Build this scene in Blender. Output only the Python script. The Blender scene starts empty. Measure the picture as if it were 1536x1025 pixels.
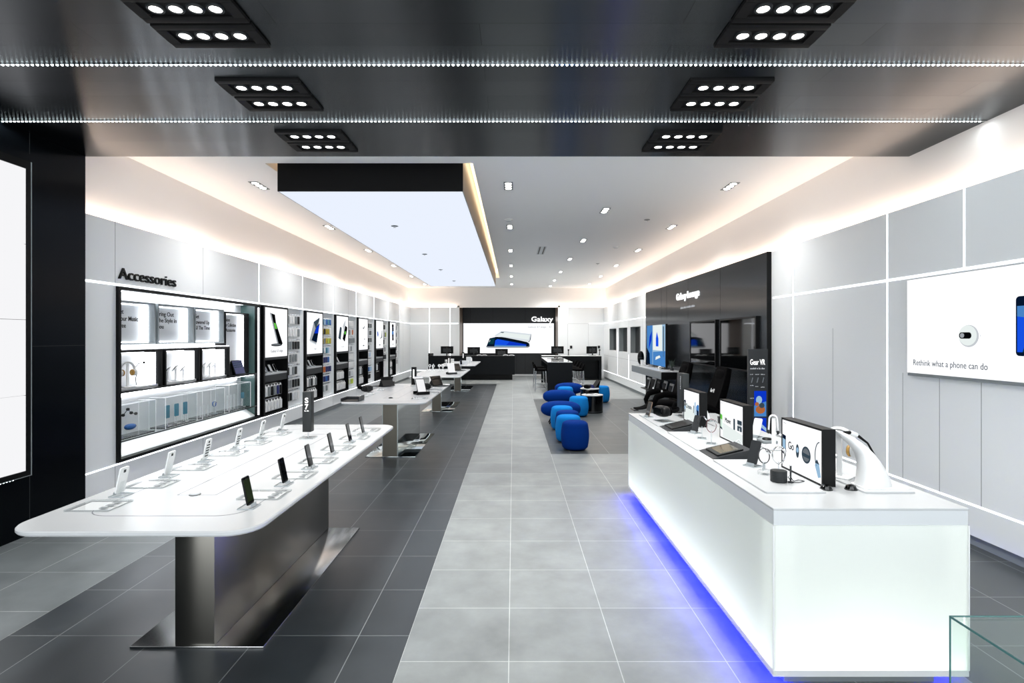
import bpy, bmesh, math, random
from mathutils import Vector, Matrix
random.seed(11)
PI = math.pi
S = bpy.context.scene
C = S.collection

# ------------------------------------------------------------------ materials
def lin(c):
    if isinstance(c, str):
        c = [int(c[i:i+2], 16)/255 for i in (0, 2, 4)]
    return tuple(x/12.92 if x <= .04045 else ((x+.055)/1.055)**2.4 for x in c) + (1.0,)

def new_mat(name):
    m = bpy.data.materials.new(name); m.use_nodes = True
    nt = m.node_tree; nt.nodes.clear()
    out = nt.nodes.new('ShaderNodeOutputMaterial')
    return m, nt, out

def mat(name, col, rough=.5, metal=0.0, coat=0.0, spec=.5, noise=0.0, nscale=8.0):
    m, nt, out = new_mat(name)
    b = nt.nodes.new('ShaderNodeBsdfPrincipled')
    c = lin(col)
    b.inputs['Base Color'].default_value = c
    b.inputs['Roughness'].default_value = rough
    b.inputs['Metallic'].default_value = metal
    b.inputs['Coat Weight'].default_value = coat
    b.inputs['Coat Roughness'].default_value = .05
    b.inputs['Specular IOR Level'].default_value = spec
    if noise:
        n = nt.nodes.new('ShaderNodeTexNoise'); n.inputs['Scale'].default_value = nscale; n.inputs['Detail'].default_value = 4
        tc = nt.nodes.new('ShaderNodeTexCoord'); nt.links.new(tc.outputs['Object'], n.inputs['Vector'])
        r = nt.nodes.new('ShaderNodeMapRange'); r.inputs[3].default_value = rough-noise; r.inputs[4].default_value = rough+noise
        nt.links.new(n.outputs['Fac'], r.inputs[0]); nt.links.new(r.outputs[0], b.inputs['Roughness'])
    nt.links.new(b.outputs[0], out.inputs[0])
    return m

def emit(name, col, strength, sample=True):
    m, nt, out = new_mat(name)
    e = nt.nodes.new('ShaderNodeEmission')
    e.inputs[0].default_value = lin(col); e.inputs[1].default_value = strength
    nt.links.new(e.outputs[0], out.inputs[0])
    m.cycles.emission_sampling = 'FRONT' if sample else 'NONE'
    return m

def facing_fac(nt, base, gain, power=5.0):
    """Schlick-like reflectance that is the same from both sides of a pane"""
    lw = nt.nodes.new('ShaderNodeLayerWeight'); lw.inputs[0].default_value = .5
    pw = nt.nodes.new('ShaderNodeMath'); pw.operation = 'POWER'; pw.inputs[1].default_value = power
    nt.links.new(lw.outputs['Facing'], pw.inputs[0])
    ma = nt.nodes.new('ShaderNodeMath'); ma.operation = 'MULTIPLY_ADD'; ma.inputs[1].default_value = gain; ma.inputs[2].default_value = base
    nt.links.new(pw.outputs[0], ma.inputs[0])
    return ma.outputs[0]

def clear(name, tint, base=.03, rough=.01):
    m, nt, out = new_mat(name)
    t = nt.nodes.new('ShaderNodeBsdfTransparent'); t.inputs[0].default_value = lin(tint)
    g = nt.nodes.new('ShaderNodeBsdfGlossy'); g.inputs['Roughness'].default_value = rough
    x = nt.nodes.new('ShaderNodeMixShader')
    nt.links.new(facing_fac(nt, base, .7), x.inputs[0]); nt.links.new(t.outputs[0], x.inputs[1]); nt.links.new(g.outputs[0], x.inputs[2])
    nt.links.new(x.outputs[0], out.inputs[0])
    return m

def frosted(name, col):
    m, nt, out = new_mat(name)
    t = nt.nodes.new('ShaderNodeBsdfTranslucent'); t.inputs[0].default_value = lin(col)
    d = nt.nodes.new('ShaderNodeBsdfDiffuse'); d.inputs[0].default_value = lin(col)
    a = nt.nodes.new('ShaderNodeMixShader'); a.inputs[0].default_value = .5
    g = nt.nodes.new('ShaderNodeBsdfGlossy'); g.inputs['Roughness'].default_value = .12
    x = nt.nodes.new('ShaderNodeMixShader')
    nt.links.new(t.outputs[0], a.inputs[1]); nt.links.new(d.outputs[0], a.inputs[2])
    nt.links.new(facing_fac(nt, .02, .5), x.inputs[0]); nt.links.new(a.outputs[0], x.inputs[1]); nt.links.new(g.outputs[0], x.inputs[2])
    nt.links.new(x.outputs[0], out.inputs[0])
    return m

def brushed(name, col, rough, aniso, tangent, grain_scale, seams=None, metal=1.0, bump=0.0):
    """brushed sheet metal: fine grain noise stretched along the brushing, optional panel seams"""
    m, nt, out = new_mat(name)
    L = nt.links.new
    b = nt.nodes.new('ShaderNodeBsdfPrincipled')
    b.inputs['Metallic'].default_value = metal
    b.inputs['Anisotropic'].default_value = aniso
    tv = nt.nodes.new('ShaderNodeCombineXYZ')
    for i in range(3): tv.inputs[i].default_value = tangent[i]
    L(tv.outputs[0], b.inputs['Tangent'])
    g = nt.nodes.new('ShaderNodeNewGeometry')
    mp = nt.nodes.new('ShaderNodeMapping'); mp.inputs['Scale'].default_value = grain_scale
    L(g.outputs['Position'], mp.inputs[0])
    n = nt.nodes.new('ShaderNodeTexNoise'); n.inputs['Scale'].default_value = 1.0; n.inputs['Detail'].default_value = 3
    L(mp.outputs[0], n.inputs['Vector'])
    rr = nt.nodes.new('ShaderNodeMapRange'); rr.inputs[3].default_value = rough*.93; rr.inputs[4].default_value = rough*1.07
    L(n.outputs['Fac'], rr.inputs[0]); L(rr.outputs[0], b.inputs['Roughness'])
    cr = nt.nodes.new('ShaderNodeMapRange'); cr.inputs[3].default_value = .93; cr.inputs[4].default_value = 1.07
    L(n.outputs['Fac'], cr.inputs[0])
    mul = nt.nodes.new('ShaderNodeVectorMath'); mul.operation = 'SCALE'
    mul.inputs[0].default_value = lin(col)[:3]
    L(cr.outputs[0], mul.inputs['Scale'])
    last = mul.outputs[0]
    if seams:
        ox, oy, bw, bh, mort = seams
        mp2 = nt.nodes.new('ShaderNodeMapping'); mp2.inputs['Location'].default_value = (-ox, -oy, 0)
        L(g.outputs['Position'], mp2.inputs[0])
        br = nt.nodes.new('ShaderNodeTexBrick'); br.offset = 0.5; br.squash = 1
        for k, v in (('Scale', 1), ('Mortar Size', mort), ('Mortar Smooth', 0), ('Brick Width', bw), ('Row Height', bh)):
            br.inputs[k].default_value = v
        br.inputs['Color1'].default_value = (1, 1, 1, 1); br.inputs['Color2'].default_value = (.82, .82, .82, 1); br.inputs['Mortar'].default_value = (.25, .25, .25, 1)
        L(mp2.outputs[0], br.inputs['Vector'])
        mm = nt.nodes.new('ShaderNodeVectorMath'); mm.operation = 'MULTIPLY'
        L(last, mm.inputs[0]); L(br.outputs['Color'], mm.inputs[1]); last = mm.outputs[0]
    L(last, b.inputs['Base Color'])
    bp = nt.nodes.new('ShaderNodeBump'); bp.inputs['Strength'].default_value = bump; bp.inputs['Distance'].default_value = .002
    if bump: L(n.outputs['Fac'], bp.inputs['Height']); L(bp.outputs[0], b.inputs['Normal'])
    L(b.outputs[0], out.inputs[0])
    return m

def tile(name, c1, c2, grout, ox, oy, rough, w=.6, h=.6):
    m, nt, out = new_mat(name); L = nt.links.new
    b = nt.nodes.new('ShaderNodeBsdfPrincipled')
    g = nt.nodes.new('ShaderNodeNewGeometry')
    mp = nt.nodes.new('ShaderNodeMapping'); mp.inputs['Location'].default_value = (-ox+60, -oy+60, 0)
    L(g.outputs['Position'], mp.inputs[0])
    br = nt.nodes.new('ShaderNodeTexBrick'); br.offset = 0; br.squash = 1
    for k, v in (('Scale', 1), ('Mortar Size', .0028), ('Mortar Smooth', .1), ('Brick Width', w), ('Row Height', h), ('Bias', 0)):
        br.inputs[k].default_value = v
    br.inputs['Color1'].default_value = lin(c1); br.inputs['Color2'].default_value = lin(c2); br.inputs['Mortar'].default_value = lin(grout)
    L(mp.outputs[0], br.inputs['Vector'])
    n = nt.nodes.new('ShaderNodeTexNoise'); n.inputs['Scale'].default_value = 2.6; n.inputs['Detail'].default_value = 7; n.inputs['Roughness'].default_value = .62
    L(g.outputs['Position'], n.inputs['Vector'])
    r = nt.nodes.new('ShaderNodeMapRange'); r.inputs[1].default_value = .3; r.inputs[2].default_value = .7; r.inputs[3].default_value = .8; r.inputs[4].default_value = 1.22
    L(n.outputs['Fac'], r.inputs[0])
    mul = nt.nodes.new('ShaderNodeVectorMath'); mul.operation = 'SCALE'
    L(br.outputs['Color'], mul.inputs[0]); L(r.outputs[0], mul.inputs['Scale'])
    L(mul.outputs[0], b.inputs['Base Color'])
    rr = nt.nodes.new('ShaderNodeMapRange'); rr.inputs[3].default_value = rough-.08; rr.inputs[4].default_value = rough+.1
    L(n.outputs['Fac'], rr.inputs[0]); L(rr.outputs[0], b.inputs['Roughness'])
    bp = nt.nodes.new('ShaderNodeBump'); bp.inputs['Strength'].default_value = .25; bp.inputs['Distance'].default_value = .003; bp.invert = True
    L(br.outputs['Fac'], bp.inputs['Height']); L(bp.outputs[0], b.inputs['Normal'])
    L(b.outputs[0], out.inputs[0])
    return m

M = {}
M['panel'] = mat('laminate_panel', 'e6eaec', .42, noise=.04)
M['upper'] = mat('painted_plaster', 'f3f0ed', .85)
M['ceil'] = mat('ceiling_paint', 'f7f8f8', .9)
M['white'] = mat('white_solid_surface', 'bfc2c4', .25, noise=.03)
M['satinwhite'] = mat('white_satin', 'e0e2e3', .45)
M['lightgrey'] = mat('light_grey_paint', 'd2d6d9', .5)
M['midgrey'] = mat('mid_grey_paint', '7d8487', .5)
M['darkgrey'] = mat('dark_grey_powder_coat', '25292a', .5, spec=.3)
M['black'] = mat('black_satin', '050607', .4, spec=.18)
M['blackwall'] = mat('black_laminate', '101316', .32, noise=.05)
M['blackmatte'] = mat('black_matte', '050506', .7, spec=.2)
M['desk'] = mat('blue_black_laminate', '060a0e', .42, spec=.15)
M['glossblack'] = mat('gloss_black_glass', '040506', .04, spec=.5)
M['charcoal'] = mat('charcoal_laminate', '26292c', .45, spec=.35)
M['fabricblack'] = mat('black_upholstery', '080809', .95, spec=.05)
M['navy'] = mat('navy_wool', '032c74', .95, spec=.08)
M['azure'] = mat('azure_wool', '1274bf', .95, spec=.1)
M['chrome'] = mat('chrome', 'd5d8da', .15, 1.0)
M['steel'] = brushed('brushed_steel', '7b7973', .3, .7, (0, 0, 1), (400, 400, 5))
M['steelbeige'] = brushed('brushed_steel_beige', '5f5c55', .3, .7, (0, 0, 1), (400, 400, 5))
M['steelplate'] = brushed('brushed_steel_plate', 'bcbdbd', .16, .3, (0, 1, 0), (500, 6, 500))
M['mirror'] = mat('polished_steel', 'b9c2c2', .06, 1.0)
M['blackmetal'] = brushed('black_brushed_metal', '505356', .25, 1.0, (0, 1, 0), (1.5, 160, 1), seams=(-.2, 3.497-20*.2445, 2.4, .2445, .0016))
M['lounge'] = brushed('black_brushed_wall_metal', '484c50', .24, 1.0, (0, 1, 0), (1, 120, 1.5))
M['portal'] = brushed('blue_black_metal', '14181d', .3, 1.0, (0, 1, 0), (1, 120, 1.5))
M['glass'] = clear('clear_glass', 'fbfefd', .05)
M['acrylic'] = clear('clear_acrylic', 'feffff')
M['edge'] = mat('acrylic_edge', 'b4bcc0', .3)
M['whiteedge'] = mat('white_acrylic_edge', 'f6f8f9', .3)
M['greenedge'] = mat('green_glass_edge', '3f706f', .15)
M['frost'] = frosted('frosted_glass', 'f8faf8')
M['gold'] = mat('gold_cushion', 'b58a3e', .5)
M['maroon'] = mat('maroon_strap', '5d1526', .5)
M['teal'] = mat('teal_plastic', '2a7f98', .4)
M['bluepl'] = mat('blue_plastic', '1a5fa8', .4)
M['navypl'] = mat('navy_plastic', '131c5e', .4)
M['yellow'] = mat('yellow_plastic', 'b7a52a', .45)
M['orange'] = mat('orange_plastic', 'c0662c', .45)
M['lime'] = mat('lime_plastic', 'b9cc4a', .45)
M['paleblue'] = mat('pale_blue_plastic', '9fc0dc', .4)
M['brown'] = mat('bronze_reveal', '7b6757', .5)
M['groove'] = mat('worktop_groove', '5c6063', .6)
M['seam'] = mat('groove_shadow_grey', '8b8f92', .6)
M['phonefront'] = mat('phone_glass', '06080a', .05, coat=.5)
M['greenscreen'] = mat('phone_screen_green', '2b3420', .1)
M['tealpanel'] = mat('teal_grey_glass', '567270', .15)
M['tile_light'] = tile('tile_light', '868b8b', '7d8283', 'b3b7b6', -.625, .045, .42)
M['tile_dark'] = tile('tile_dark', '2f3539', '2b3034', '757a7b', -.925, .309, .36)
M['tile_left'] = tile('tile_left', '6a7072', '62686b', 'a5a9a9', -3.025, 0.0, .38)
M['tile_right'] = tile('tile_right', '43484a', '3d4244', '8a8e8e', .275, .2, .36)

# emitters
E = {}
E['skylight'] = emit('ceiling_lightbox_film', 'e6edfa', .74)
E['poster'] = emit('backlit_white', 'fbfcff', .84)
E['video'] = emit('video_white', 'f4f4f6', .72)
E['line'] = emit('led_line', 'f4f8ff', 3.0)
E['cove'] = emit('warm_cove_led', 'ffe2cc', 11.5)
E['niche'] = emit('niche_led', 'f5f9ff', 6.5)
E['slot'] = emit('slot_led', 'ffe9c0', 5.0)
E['diode'] = emit('led_diode', 'eafcff', 10.0, False)
E['lamp'] = emit('lamp_lens', 'fffaf2', 14.0, False)
E['counter'] = emit('counter_led', 'fbfff8', 105.0)
E['blue'] = emit('blue_led', '0006ff', 120.0)
E['sign'] = emit('sign_white', 'ffffff', 1.3, False)
def eg(name, col, s=.68): 
    E[name] = emit('print_'+name, col, s, False)
for n_, c_ in (('black', '08090b'), ('ink', '15181c'), ('grey', '70767c'), ('lgrey', 'c9ced3'), ('mgrey', 'a2a8ae'), ('blue', '0c37c8'), ('blue2', '1552e8'), ('deep', '06162e'),
               ('teal', '0f3a44'), ('green', '67c84a'), ('sky', '4a86c8'), ('skyl', '9cc0dd'), ('silver', 'dde4ea'), ('orange', 'b0683c'), ('pale', 'eef6f4'), ('palegreen', 'd6efdf'), ('slate', '3b4a55')):
    eg('p_'+n_, c_)

# ------------------------------------------------------------------ mesh builder
class MB:
    def __init__(s): s.bm = bmesh.new()
    def _new(s, v0, f0):
        s.bm.verts.ensure_lookup_table(); s.bm.faces.ensure_lookup_table()
    def box(s, x0, x1, y0, y1, z0, z1, bev=0, seg=2):
        bm = s.bm
        v = [bm.verts.new(p) for p in ((x0,y0,z0),(x1,y0,z0),(x1,y1,z0),(x0,y1,z0),(x0,y0,z1),(x1,y0,z1),(x1,y1,z1),(x0,y1,z1))]
        fs = [bm.faces.new([v[i] for i in q]) for q in ((3,2,1,0),(4,5,6,7),(0,1,5,4),(1,2,6,5),(2,3,7,6),(3,0,4,7))]
        if bev:
            es = set(e for f in fs for e in f.edges)
            bmesh.ops.bevel(bm, geom=list(es), offset=bev, segments=seg, affect='EDGES', profile=.5)
        return s
    def slab(s, pts, z0, z1, bev=0):
        """polygon in plan extruded in z"""
        return s.prism([(p[0], p[1]) for p in pts], 2, z0, z1)
    def prism(s, pts, axis, a, b):
        bm = s.bm
        def P(u, w, t):
            return {0: (t, u, w), 1: (u, t, w), 2: (u, w, t)}[axis]
        lo = [bm.verts.new(P(u, w, a)) for u, w in pts]; hi = [bm.verts.new(P(u, w, b)) for u, w in pts]
        n = len(pts)
        fs = [bm.faces.new(lo[::-1]), bm.faces.new(hi)]
        for i in range(n):
            fs.append(bm.faces.new((lo[i], lo[(i+1) % n], hi[(i+1) % n], hi[i])))
        bmesh.ops.recalc_face_normals(bm, faces=fs)
        return s
    def cyl(s, p0, p1, r0, r1=None, n=14):
        return s.tube([p0, p1], [r0, r0 if r1 is None else r1], n)
    def tube(s, pts, r, n=8, closed=False, flat=1.0):
        bm = s.bm
        pts = [Vector(p) for p in pts]; m = len(pts)
        rs = r if isinstance(r, (list, tuple)) else [r]*m
        rings = []
        ref = None
        for i, p in enumerate(pts):
            if closed: d = pts[(i+1) % m]-pts[i-1]
            else: d = pts[min(i+1, m-1)]-pts[max(i-1, 0)]
            d.normalize()
            if ref is None:
                ref = Vector((0, 0, 1)) if abs(d.z) < .9 else Vector((1, 0, 0))
            u = ref-d*ref.dot(d)
            if u.length < 1e-5: u = d.orthogonal()
            u.normalize(); w = d.cross(u); ref = u
            rings.append([bm.verts.new(p+(u*math.cos(2*PI*k/n)+w*math.sin(2*PI*k/n)*flat)*rs[i]) for k in range(n)])
        fs = []
        for i in range(m if closed else m-1):
            a, b = rings[i], rings[(i+1) % m]
            for k in range(n): fs.append(bm.faces.new((a[k], a[(k+1) % n], b[(k+1) % n], b[k])))
        if not closed:
            fs.append(bm.faces.new(rings[0][::-1])); fs.append(bm.faces.new(rings[-1]))
        bmesh.ops.recalc_face_normals(bm, faces=fs)
        return s
    def lathe(s, prof, n=28, c=(0, 0, 0), sx=1.0, sy=1.0):
        bm = s.bm; rings = []
        for r, z in prof:
            if r < 1e-6: rings.append([bm.verts.new((c[0], c[1], c[2]+z))])
            else: rings.append([bm.verts.new((c[0]+sx*r*math.cos(2*PI*k/n), c[1]+sy*r*math.sin(2*PI*k/n), c[2]+z)) for k in range(n)])
        fs = []
        for a, b in zip(rings, rings[1:]):
            for k in range(n):
                q = [a[k % len(a)], a[(k+1) % n % len(a)] , b[(k+1) % n % len(b)], b[k % len(b)]]
                u = []
                for v in q:
                    if v not in u: u.append(v)
                if len(u) > 2: fs.append(bm.faces.new(u))
        for e in (rings[0], rings[-1]):
            if len(e) > 1: fs.append(bm.faces.new(e))
        bmesh.ops.recalc_face_normals(bm, faces=fs)
        return s
    def sup(s, c, rx, ry, rz, e=2.6, ev=2.4, n=32, m=16):
        """superellipsoid: e = plan squareness, ev = profile squareness"""
        def sp(v, p): return math.copysign(abs(v)**(2/p), v)
        bm = s.bm; rings = []
        for j in range(m+1):
            t = -PI/2+PI*j/m
            if j in (0, m):
                rings.append([bm.verts.new((c[0], c[1], c[2]+rz*sp(math.sin(t), ev)))]); continue
            rings.append([bm.verts.new((c[0]+rx*sp(math.cos(t), ev)*sp(math.cos(2*PI*k/n), e), c[1]+ry*sp(math.cos(t), ev)*sp(math.sin(2*PI*k/n), e), c[2]+rz*sp(math.sin(t), ev))) for k in range(n)])
        fs = []
        for a, b in zip(rings, rings[1:]):
            for k in range(n):
                q = []
                for v in (a[k % len(a)], a[(k+1) % n % len(a)], b[(k+1) % n % len(b)], b[k % len(b)]):
                    if v not in q: q.append(v)
                if len(q) > 2: fs.append(bm.faces.new(q))
        bmesh.ops.recalc_face_normals(bm, faces=fs)
        return s
    def sweep(s, path, sect):
        """path: list of (origin, xaxis, yaxis) ; sect: list of (list of 2D points) per station, all the same length"""
        bm = s.bm; rings = []
        for (o, a, b), sc in zip(path, sect):
            o, a, b = Vector(o), Vector(a), Vector(b)
            rings.append([bm.verts.new(o+a*u+b*w) for u, w in sc])
        fs = []; n = len(sect[0])
        for A, B in zip(rings, rings[1:]):
            for k in range(n): fs.append(bm.faces.new((A[k], A[(k+1) % n], B[(k+1) % n], B[k])))
        fs.append(bm.faces.new(rings[0][::-1])); fs.append(bm.faces.new(rings[-1]))
        bmesh.ops.recalc_face_normals(bm, faces=fs)
        return s
    def gp(s, pts, y=0.0, t=.0008):
        """flat printed shape in the local XZ plane facing -Y"""
        return s.prism(pts, 1, y-t, y)
    def rot(s, m, v0=0):
        s.bm.verts.ensure_lookup_table()
        bmesh.ops.transform(s.bm, matrix=m, verts=s.bm.verts[v0:])
        return s
    def n(s): return len(s.bm.verts)

def obj(name, mb, m, parent=None, loc=None, rot=None, mats=None):
    me = bpy.data.meshes.new(name)
    mb.bm.to_mesh(me); mb.bm.free()
    for p in me.polygons: p.use_smooth = True
    me.set_sharp_from_angle(angle=math.radians(35))
    me.materials.append(m)
    o = bpy.data.objects.new(name, me); C.objects.link(o)
    if parent: o.parent = parent
    if loc: o.location = loc
    if rot: o.rotation_euler = rot
    return o

def tag(o, label, cat, group=None):
    o['label'] = label; o['category'] = cat
    if group: o['group'] = group
    return o

def thing(name, label, cat, loc=(0, 0, 0), rz=0, group=None):
    o = bpy.data.objects.new(name, None); C.objects.link(o)
    o.empty_display_size = .1
    o.location = loc; o.rotation_euler = (0, 0, rz)
    return tag(o, label, cat, group)

def struct(name, mb, m):
    o = obj(name, mb, m); o['kind'] = 'structure'; return o

def dup(root, loc, rz=None, label=None, group=None):
    r = root.copy(); C.objects.link(r); r.location = loc
    if rz is not None: r.rotation_euler = (0, 0, rz)
    if label: r['label'] = label
    if group: r['group'] = group
    for ch in list(root.children):
        c = ch.copy(); C.objects.link(c); c.parent = r
        for g in list(ch.children):
            d = g.copy(); C.objects.link(d); d.parent = c
    return r

def rrect(x0, x1, y0, y1, r, n=6):
    p = []
    for cx, cy, a in ((x1-r, y0+r, -PI/2), (x1-r, y1-r, 0), (x0+r, y1-r, PI/2), (x0+r, y0+r, PI)):
        for k in range(n+1):
            t = a+PI/2*k/n; p.append((cx+r*math.cos(t), cy+r*math.sin(t)))
    return p
def ellipse(cx, cy, rx, ry, n=28, a0=0, a1=2*PI):
    full = abs(a1-a0-2*PI) < 1e-6
    k = n if full else n+1
    return [(cx+rx*math.cos(a0+(a1-a0)*i/n), cy+ry*math.sin(a0+(a1-a0)*i/n)) for i in range(k)]
def ring2(cx, cy, rx, ry, w, a0, a1, n=24):
    return ellipse(cx, cy, rx, ry, n, a0, a1)+ellipse(cx, cy, rx-w, ry-w, n, a0, a1)[::-1]

_cap = [None]
def text_mesh(body, off=0.0, ext=0.0, align='LEFT', spacing=1.0):
    cu = bpy.data.curves.new('lettering', 'FONT'); cu.body = body; cu.size = 1; cu.offset = off; cu.extrude = ext
    cu.align_x = align; cu.space_line = spacing; cu.resolution_u = 4
    o = bpy.data.objects.new('lettering', cu); C.objects.link(o)
    dg = bpy.context.evaluated_depsgraph_get()
    me = bpy.data.meshes.new_from_object(o.evaluated_get(dg))
    bpy.data.objects.remove(o); bpy.data.curves.remove(cu)
    return me
def text(name, body, m, parent, loc, w=None, h=.1, off=0.0, depth=.002, spacing=1.0, rot=None, align='LEFT'):
    """lettering in the local XZ plane, facing -Y; loc = left end of the first baseline; w total width; h cap height"""
    if _cap[0] is None:
        t = text_mesh('H'); _cap[0] = max(v.co.y for v in t.vertices)
    me = text_mesh(body, off, .5, align, spacing)
    xs = [v.co.x for v in me.vertices]; x0, x1 = min(xs), max(xs)
    sy = h/_cap[0]; sx = w/(x1-x0) if w else sy
    for v in me.vertices:
        x, y, z = v.co
        v.co = ((x-(x0 if align == 'LEFT' else 0))*sx, -(z+.5)*depth, y*sy)
    me.materials.clear(); me.materials.append(m); me.name = name
    o = bpy.data.objects.new(name, me); C.objects.link(o); o.parent = parent; o.location = loc
    if rot: o.rotation_euler = rot
    return o
def bars(mb, x0, z, w, h, y=0.0, words=(5, 3, 6, 4)):
    """a line of print too small to read: strokes in word-like clusters"""
    tot = sum(words)+len(words)-1; u = w/tot; x = x0
    rnd = random.Random(int(1e4*(x0+z+w)))
    for k in words:
        for i in range(k):
            hh = h*(.62 if rnd.random() < .65 else 1)
            mb.gp([(x+.12*u, z), (x+.8*u, z), (x+.8*u, z+hh), (x+.12*u, z+hh)], y)
            x += u
        x += u
    return mb
# ------------------------------------------------------------------ dimensions (metres; eye 1.79 m above the floor, looking along +Y)
EYE = 1.79
XL, XR, YB = -4.48, 3.93, 24.0          # faces of the panelled side walls, rear wall
ZC, ZF = 3.94, 3.64                     # white ceiling, black front ceiling
YF = 5.65                               # rear edge of the black portal
Y0 = -1.6                               # shop front
PT = 3.09                               # top of the wall panels (warm cove above)

# floor: one slab with light and dark tile fields
fl = MB()
zones = [(-.625, 2.375, Y0, 8.45, 0), (-.625, .575, 8.45, 16, 0), (-.625, 4.3, 16, 21.1, 0), (-5, 4.3, 21.1, 26, 0),
         (-3.025, -.625, Y0, 21.1, 1), (-5, -3.025, Y0, 21.1, 2), (.575, 4.3, 8.45, 16, 3), (2.375, 4.3, Y0, 8.45, 3)]
for (a, b, c, d, k) in zones:
    v = [fl.bm.verts.new(p) for p in ((a, c, 0), (b, c, 0), (b, d, 0), (a, d, 0))]
    f = fl.bm.faces.new(v); f.material_index = k
fo = struct('floor', fl, M['tile_light'])
for k in ('tile_dark', 'tile_left', 'tile_right'): fo.data.materials.append(M[k])

# left wall: panels above, below and between the display opening
NY0, NY1, NZ0, NZ1 = 6.22, 21.72, .37, 2.365
w = MB()
w.box(-4.6, XL, YF, YB, NZ1, PT-.13).box(XL-.025, XL, YF, YB, PT-.13, PT).box(-4.6, XL, YF, YB, .09, NZ0).box(-4.6, XL, YF, NY0, NZ0, NZ1).box(-4.6, XL, NY1, YB, NZ0, NZ1)
struct('wall_left', w, M['panel'])
struct('wall_left_recess', MB().box(-4.98, -4.9, NY0-.1, NY1+.1, .2, 2.5), M['lightgrey'])
struct('wall_left_upper', MB().box(-4.75, -4.6, Y0, YB+.3, PT-.25, 4.4), M['upper'])
struct('baseboard_left', MB().box(-4.6, XL-.03, YF, YB, 0, .09), M['midgrey'])
# grooves between the panels
g = MB()
for y in (6.21, 7.97, 13.0, 15.0): g.box(XL-.002, XL+.001, y-.003, y+.003, NZ1+.03, PT)
for y in (6.21, 7.97, 11.72, 13.72, 15.73): g.box(XL-.002, XL+.001, y-.003, y+.003, .09, .345)
g.box(XL-.002, XL+.001, 22.4, 22.406, .09, PT)
o = struct('trim_1', g, M['seam'])
# right wall: panels with three recessed screens far back
w = MB()
SC = [(21.07, 22.57), (19.04, 20.57), (17.05, 18.55)]
z0, z1 = 1.26, 2.13
w.box(XR, 4.05, Y0, YB, .09, z0).box(XR, 4.05, Y0, YB, z1, PT-.13).box(XR, XR+.025, Y0, YB, PT-.13, PT)
ys = [Y0, 17.05, 18.55, 19.04, 20.57, 21.07, 22.57, YB]
for a, b in zip(ys[::2], ys[1::2]): w.box(XR, 4.05, a, b, z0, z1)
struct('wall_right', w, M['panel'])
struct('wall_right_upper', MB().box(4.05, 4.3, Y0, YB+.3, PT-.25, 4.4).box(4.16, 4.3, Y0, YB+.3, 0, PT-.25), M['upper'])
struct('baseboard_right', MB().box(XR+.03, 4.05, Y0, YB, 0, .09), M['midgrey'])
g = MB()
for y, a, b in ((6.79, .35, 1.9), (5.57, .35, 1.43), (5.09, .35, 1.43), (4.635, .35, 1.43), (3.4, .35, 1.43), (16.8, .35, 2.38), (18.8, .35, 2.38), (20.75, 2.4, PT), (22.9, .09, PT), (6.79, .09, .345)):
    g.box(XR-.001, XR+.002, y-.003, y+.003, a, b)
g.box(XR-.001, XR+.002, 16.4, YB, 1.017, 1.023)
struct('trim_2', g, M['seam'])
# rear wall with the dark alcove
AX0, AX1, AY = -2.35, 1.95, 25.6
w = MB()
w.box(-4.6, AX0, YB, YB+.12, 0, PT-.13).box(AX1, 4.05, YB, YB+.12, 0, PT-.13).box(-4.6, AX0, YB, YB+.025, PT-.13, PT).box(AX1, 4.05, YB, YB+.025, PT-.13, PT)
struct('wall_back', w, M['panel'])
struct('wall_back_upper', MB().box(-4.75, 4.3, YB+.12, YB+.3, PT+.0, 4.4), M['upper'])
w = MB().box(AX0-.1, AX0, YB+.12, AY, 0, PT+.08).box(AX1, AX1+.1, YB+.12, AY, 0, PT+.08)
struct('wall_alcove_side', w, M['brown'])
w = MB().box(AX0-.1, AX1+.1, AY, AY+.1, .07, PT+.08)
struct('wall_alcove_back', w, M['charcoal'])
struct('ceiling_alcove', MB().box(AX0-.1, AX1+.1, YB+.301, AY+.1, PT+.08, PT+.2), M['charcoal'])
struct('baseboard_back', MB().box(AX0, AX1, AY-.012, AY, 0, .07), M['lightgrey'])
g = MB()
for x in (-.95, .55, -2.3+.3): g.box(x-.004, x+.004, AY-.001, AY+.002, 2.45, PT+.06)
for x in (.55, .15, -.3): g.box(x-.004, x+.004, AY-.001, AY+.002, .07, 1.0)
struct('trim_3', g, M['blackmatte'])
# door flush in the rear wall
d = MB().box(2.37, 3.26, YB-.004, YB+.01, .01, 2.37)
dd = struct('door_1', d, M['panel'])
struct('trim_4', MB().box(2.36, 2.366, YB-.002, YB+.004, .0, 2.38).box(3.264, 3.27, YB-.002, YB+.004, 0, 2.38).box(2.36, 3.27, YB-.002, YB+.004, 2.374, 2.38), M['seam'])
for nm, x in (('card_reader', 2.51), ('card_reader', 3.72)):
    r = thing(nm, ('small black card reader beside the flush door' if x < 3 else 'small black wall control in the far corner by the rear desk'), 'card reader', (x, YB, 1.36))
    obj('housing', MB().box(-.05, .05, -.03, 0, -.06, .06, .008), M['black'], r)
    obj('reader_face', MB().box(-.03, .03, -.034, -.029, -.035, .035, .003), M['glossblack'], r)

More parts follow.
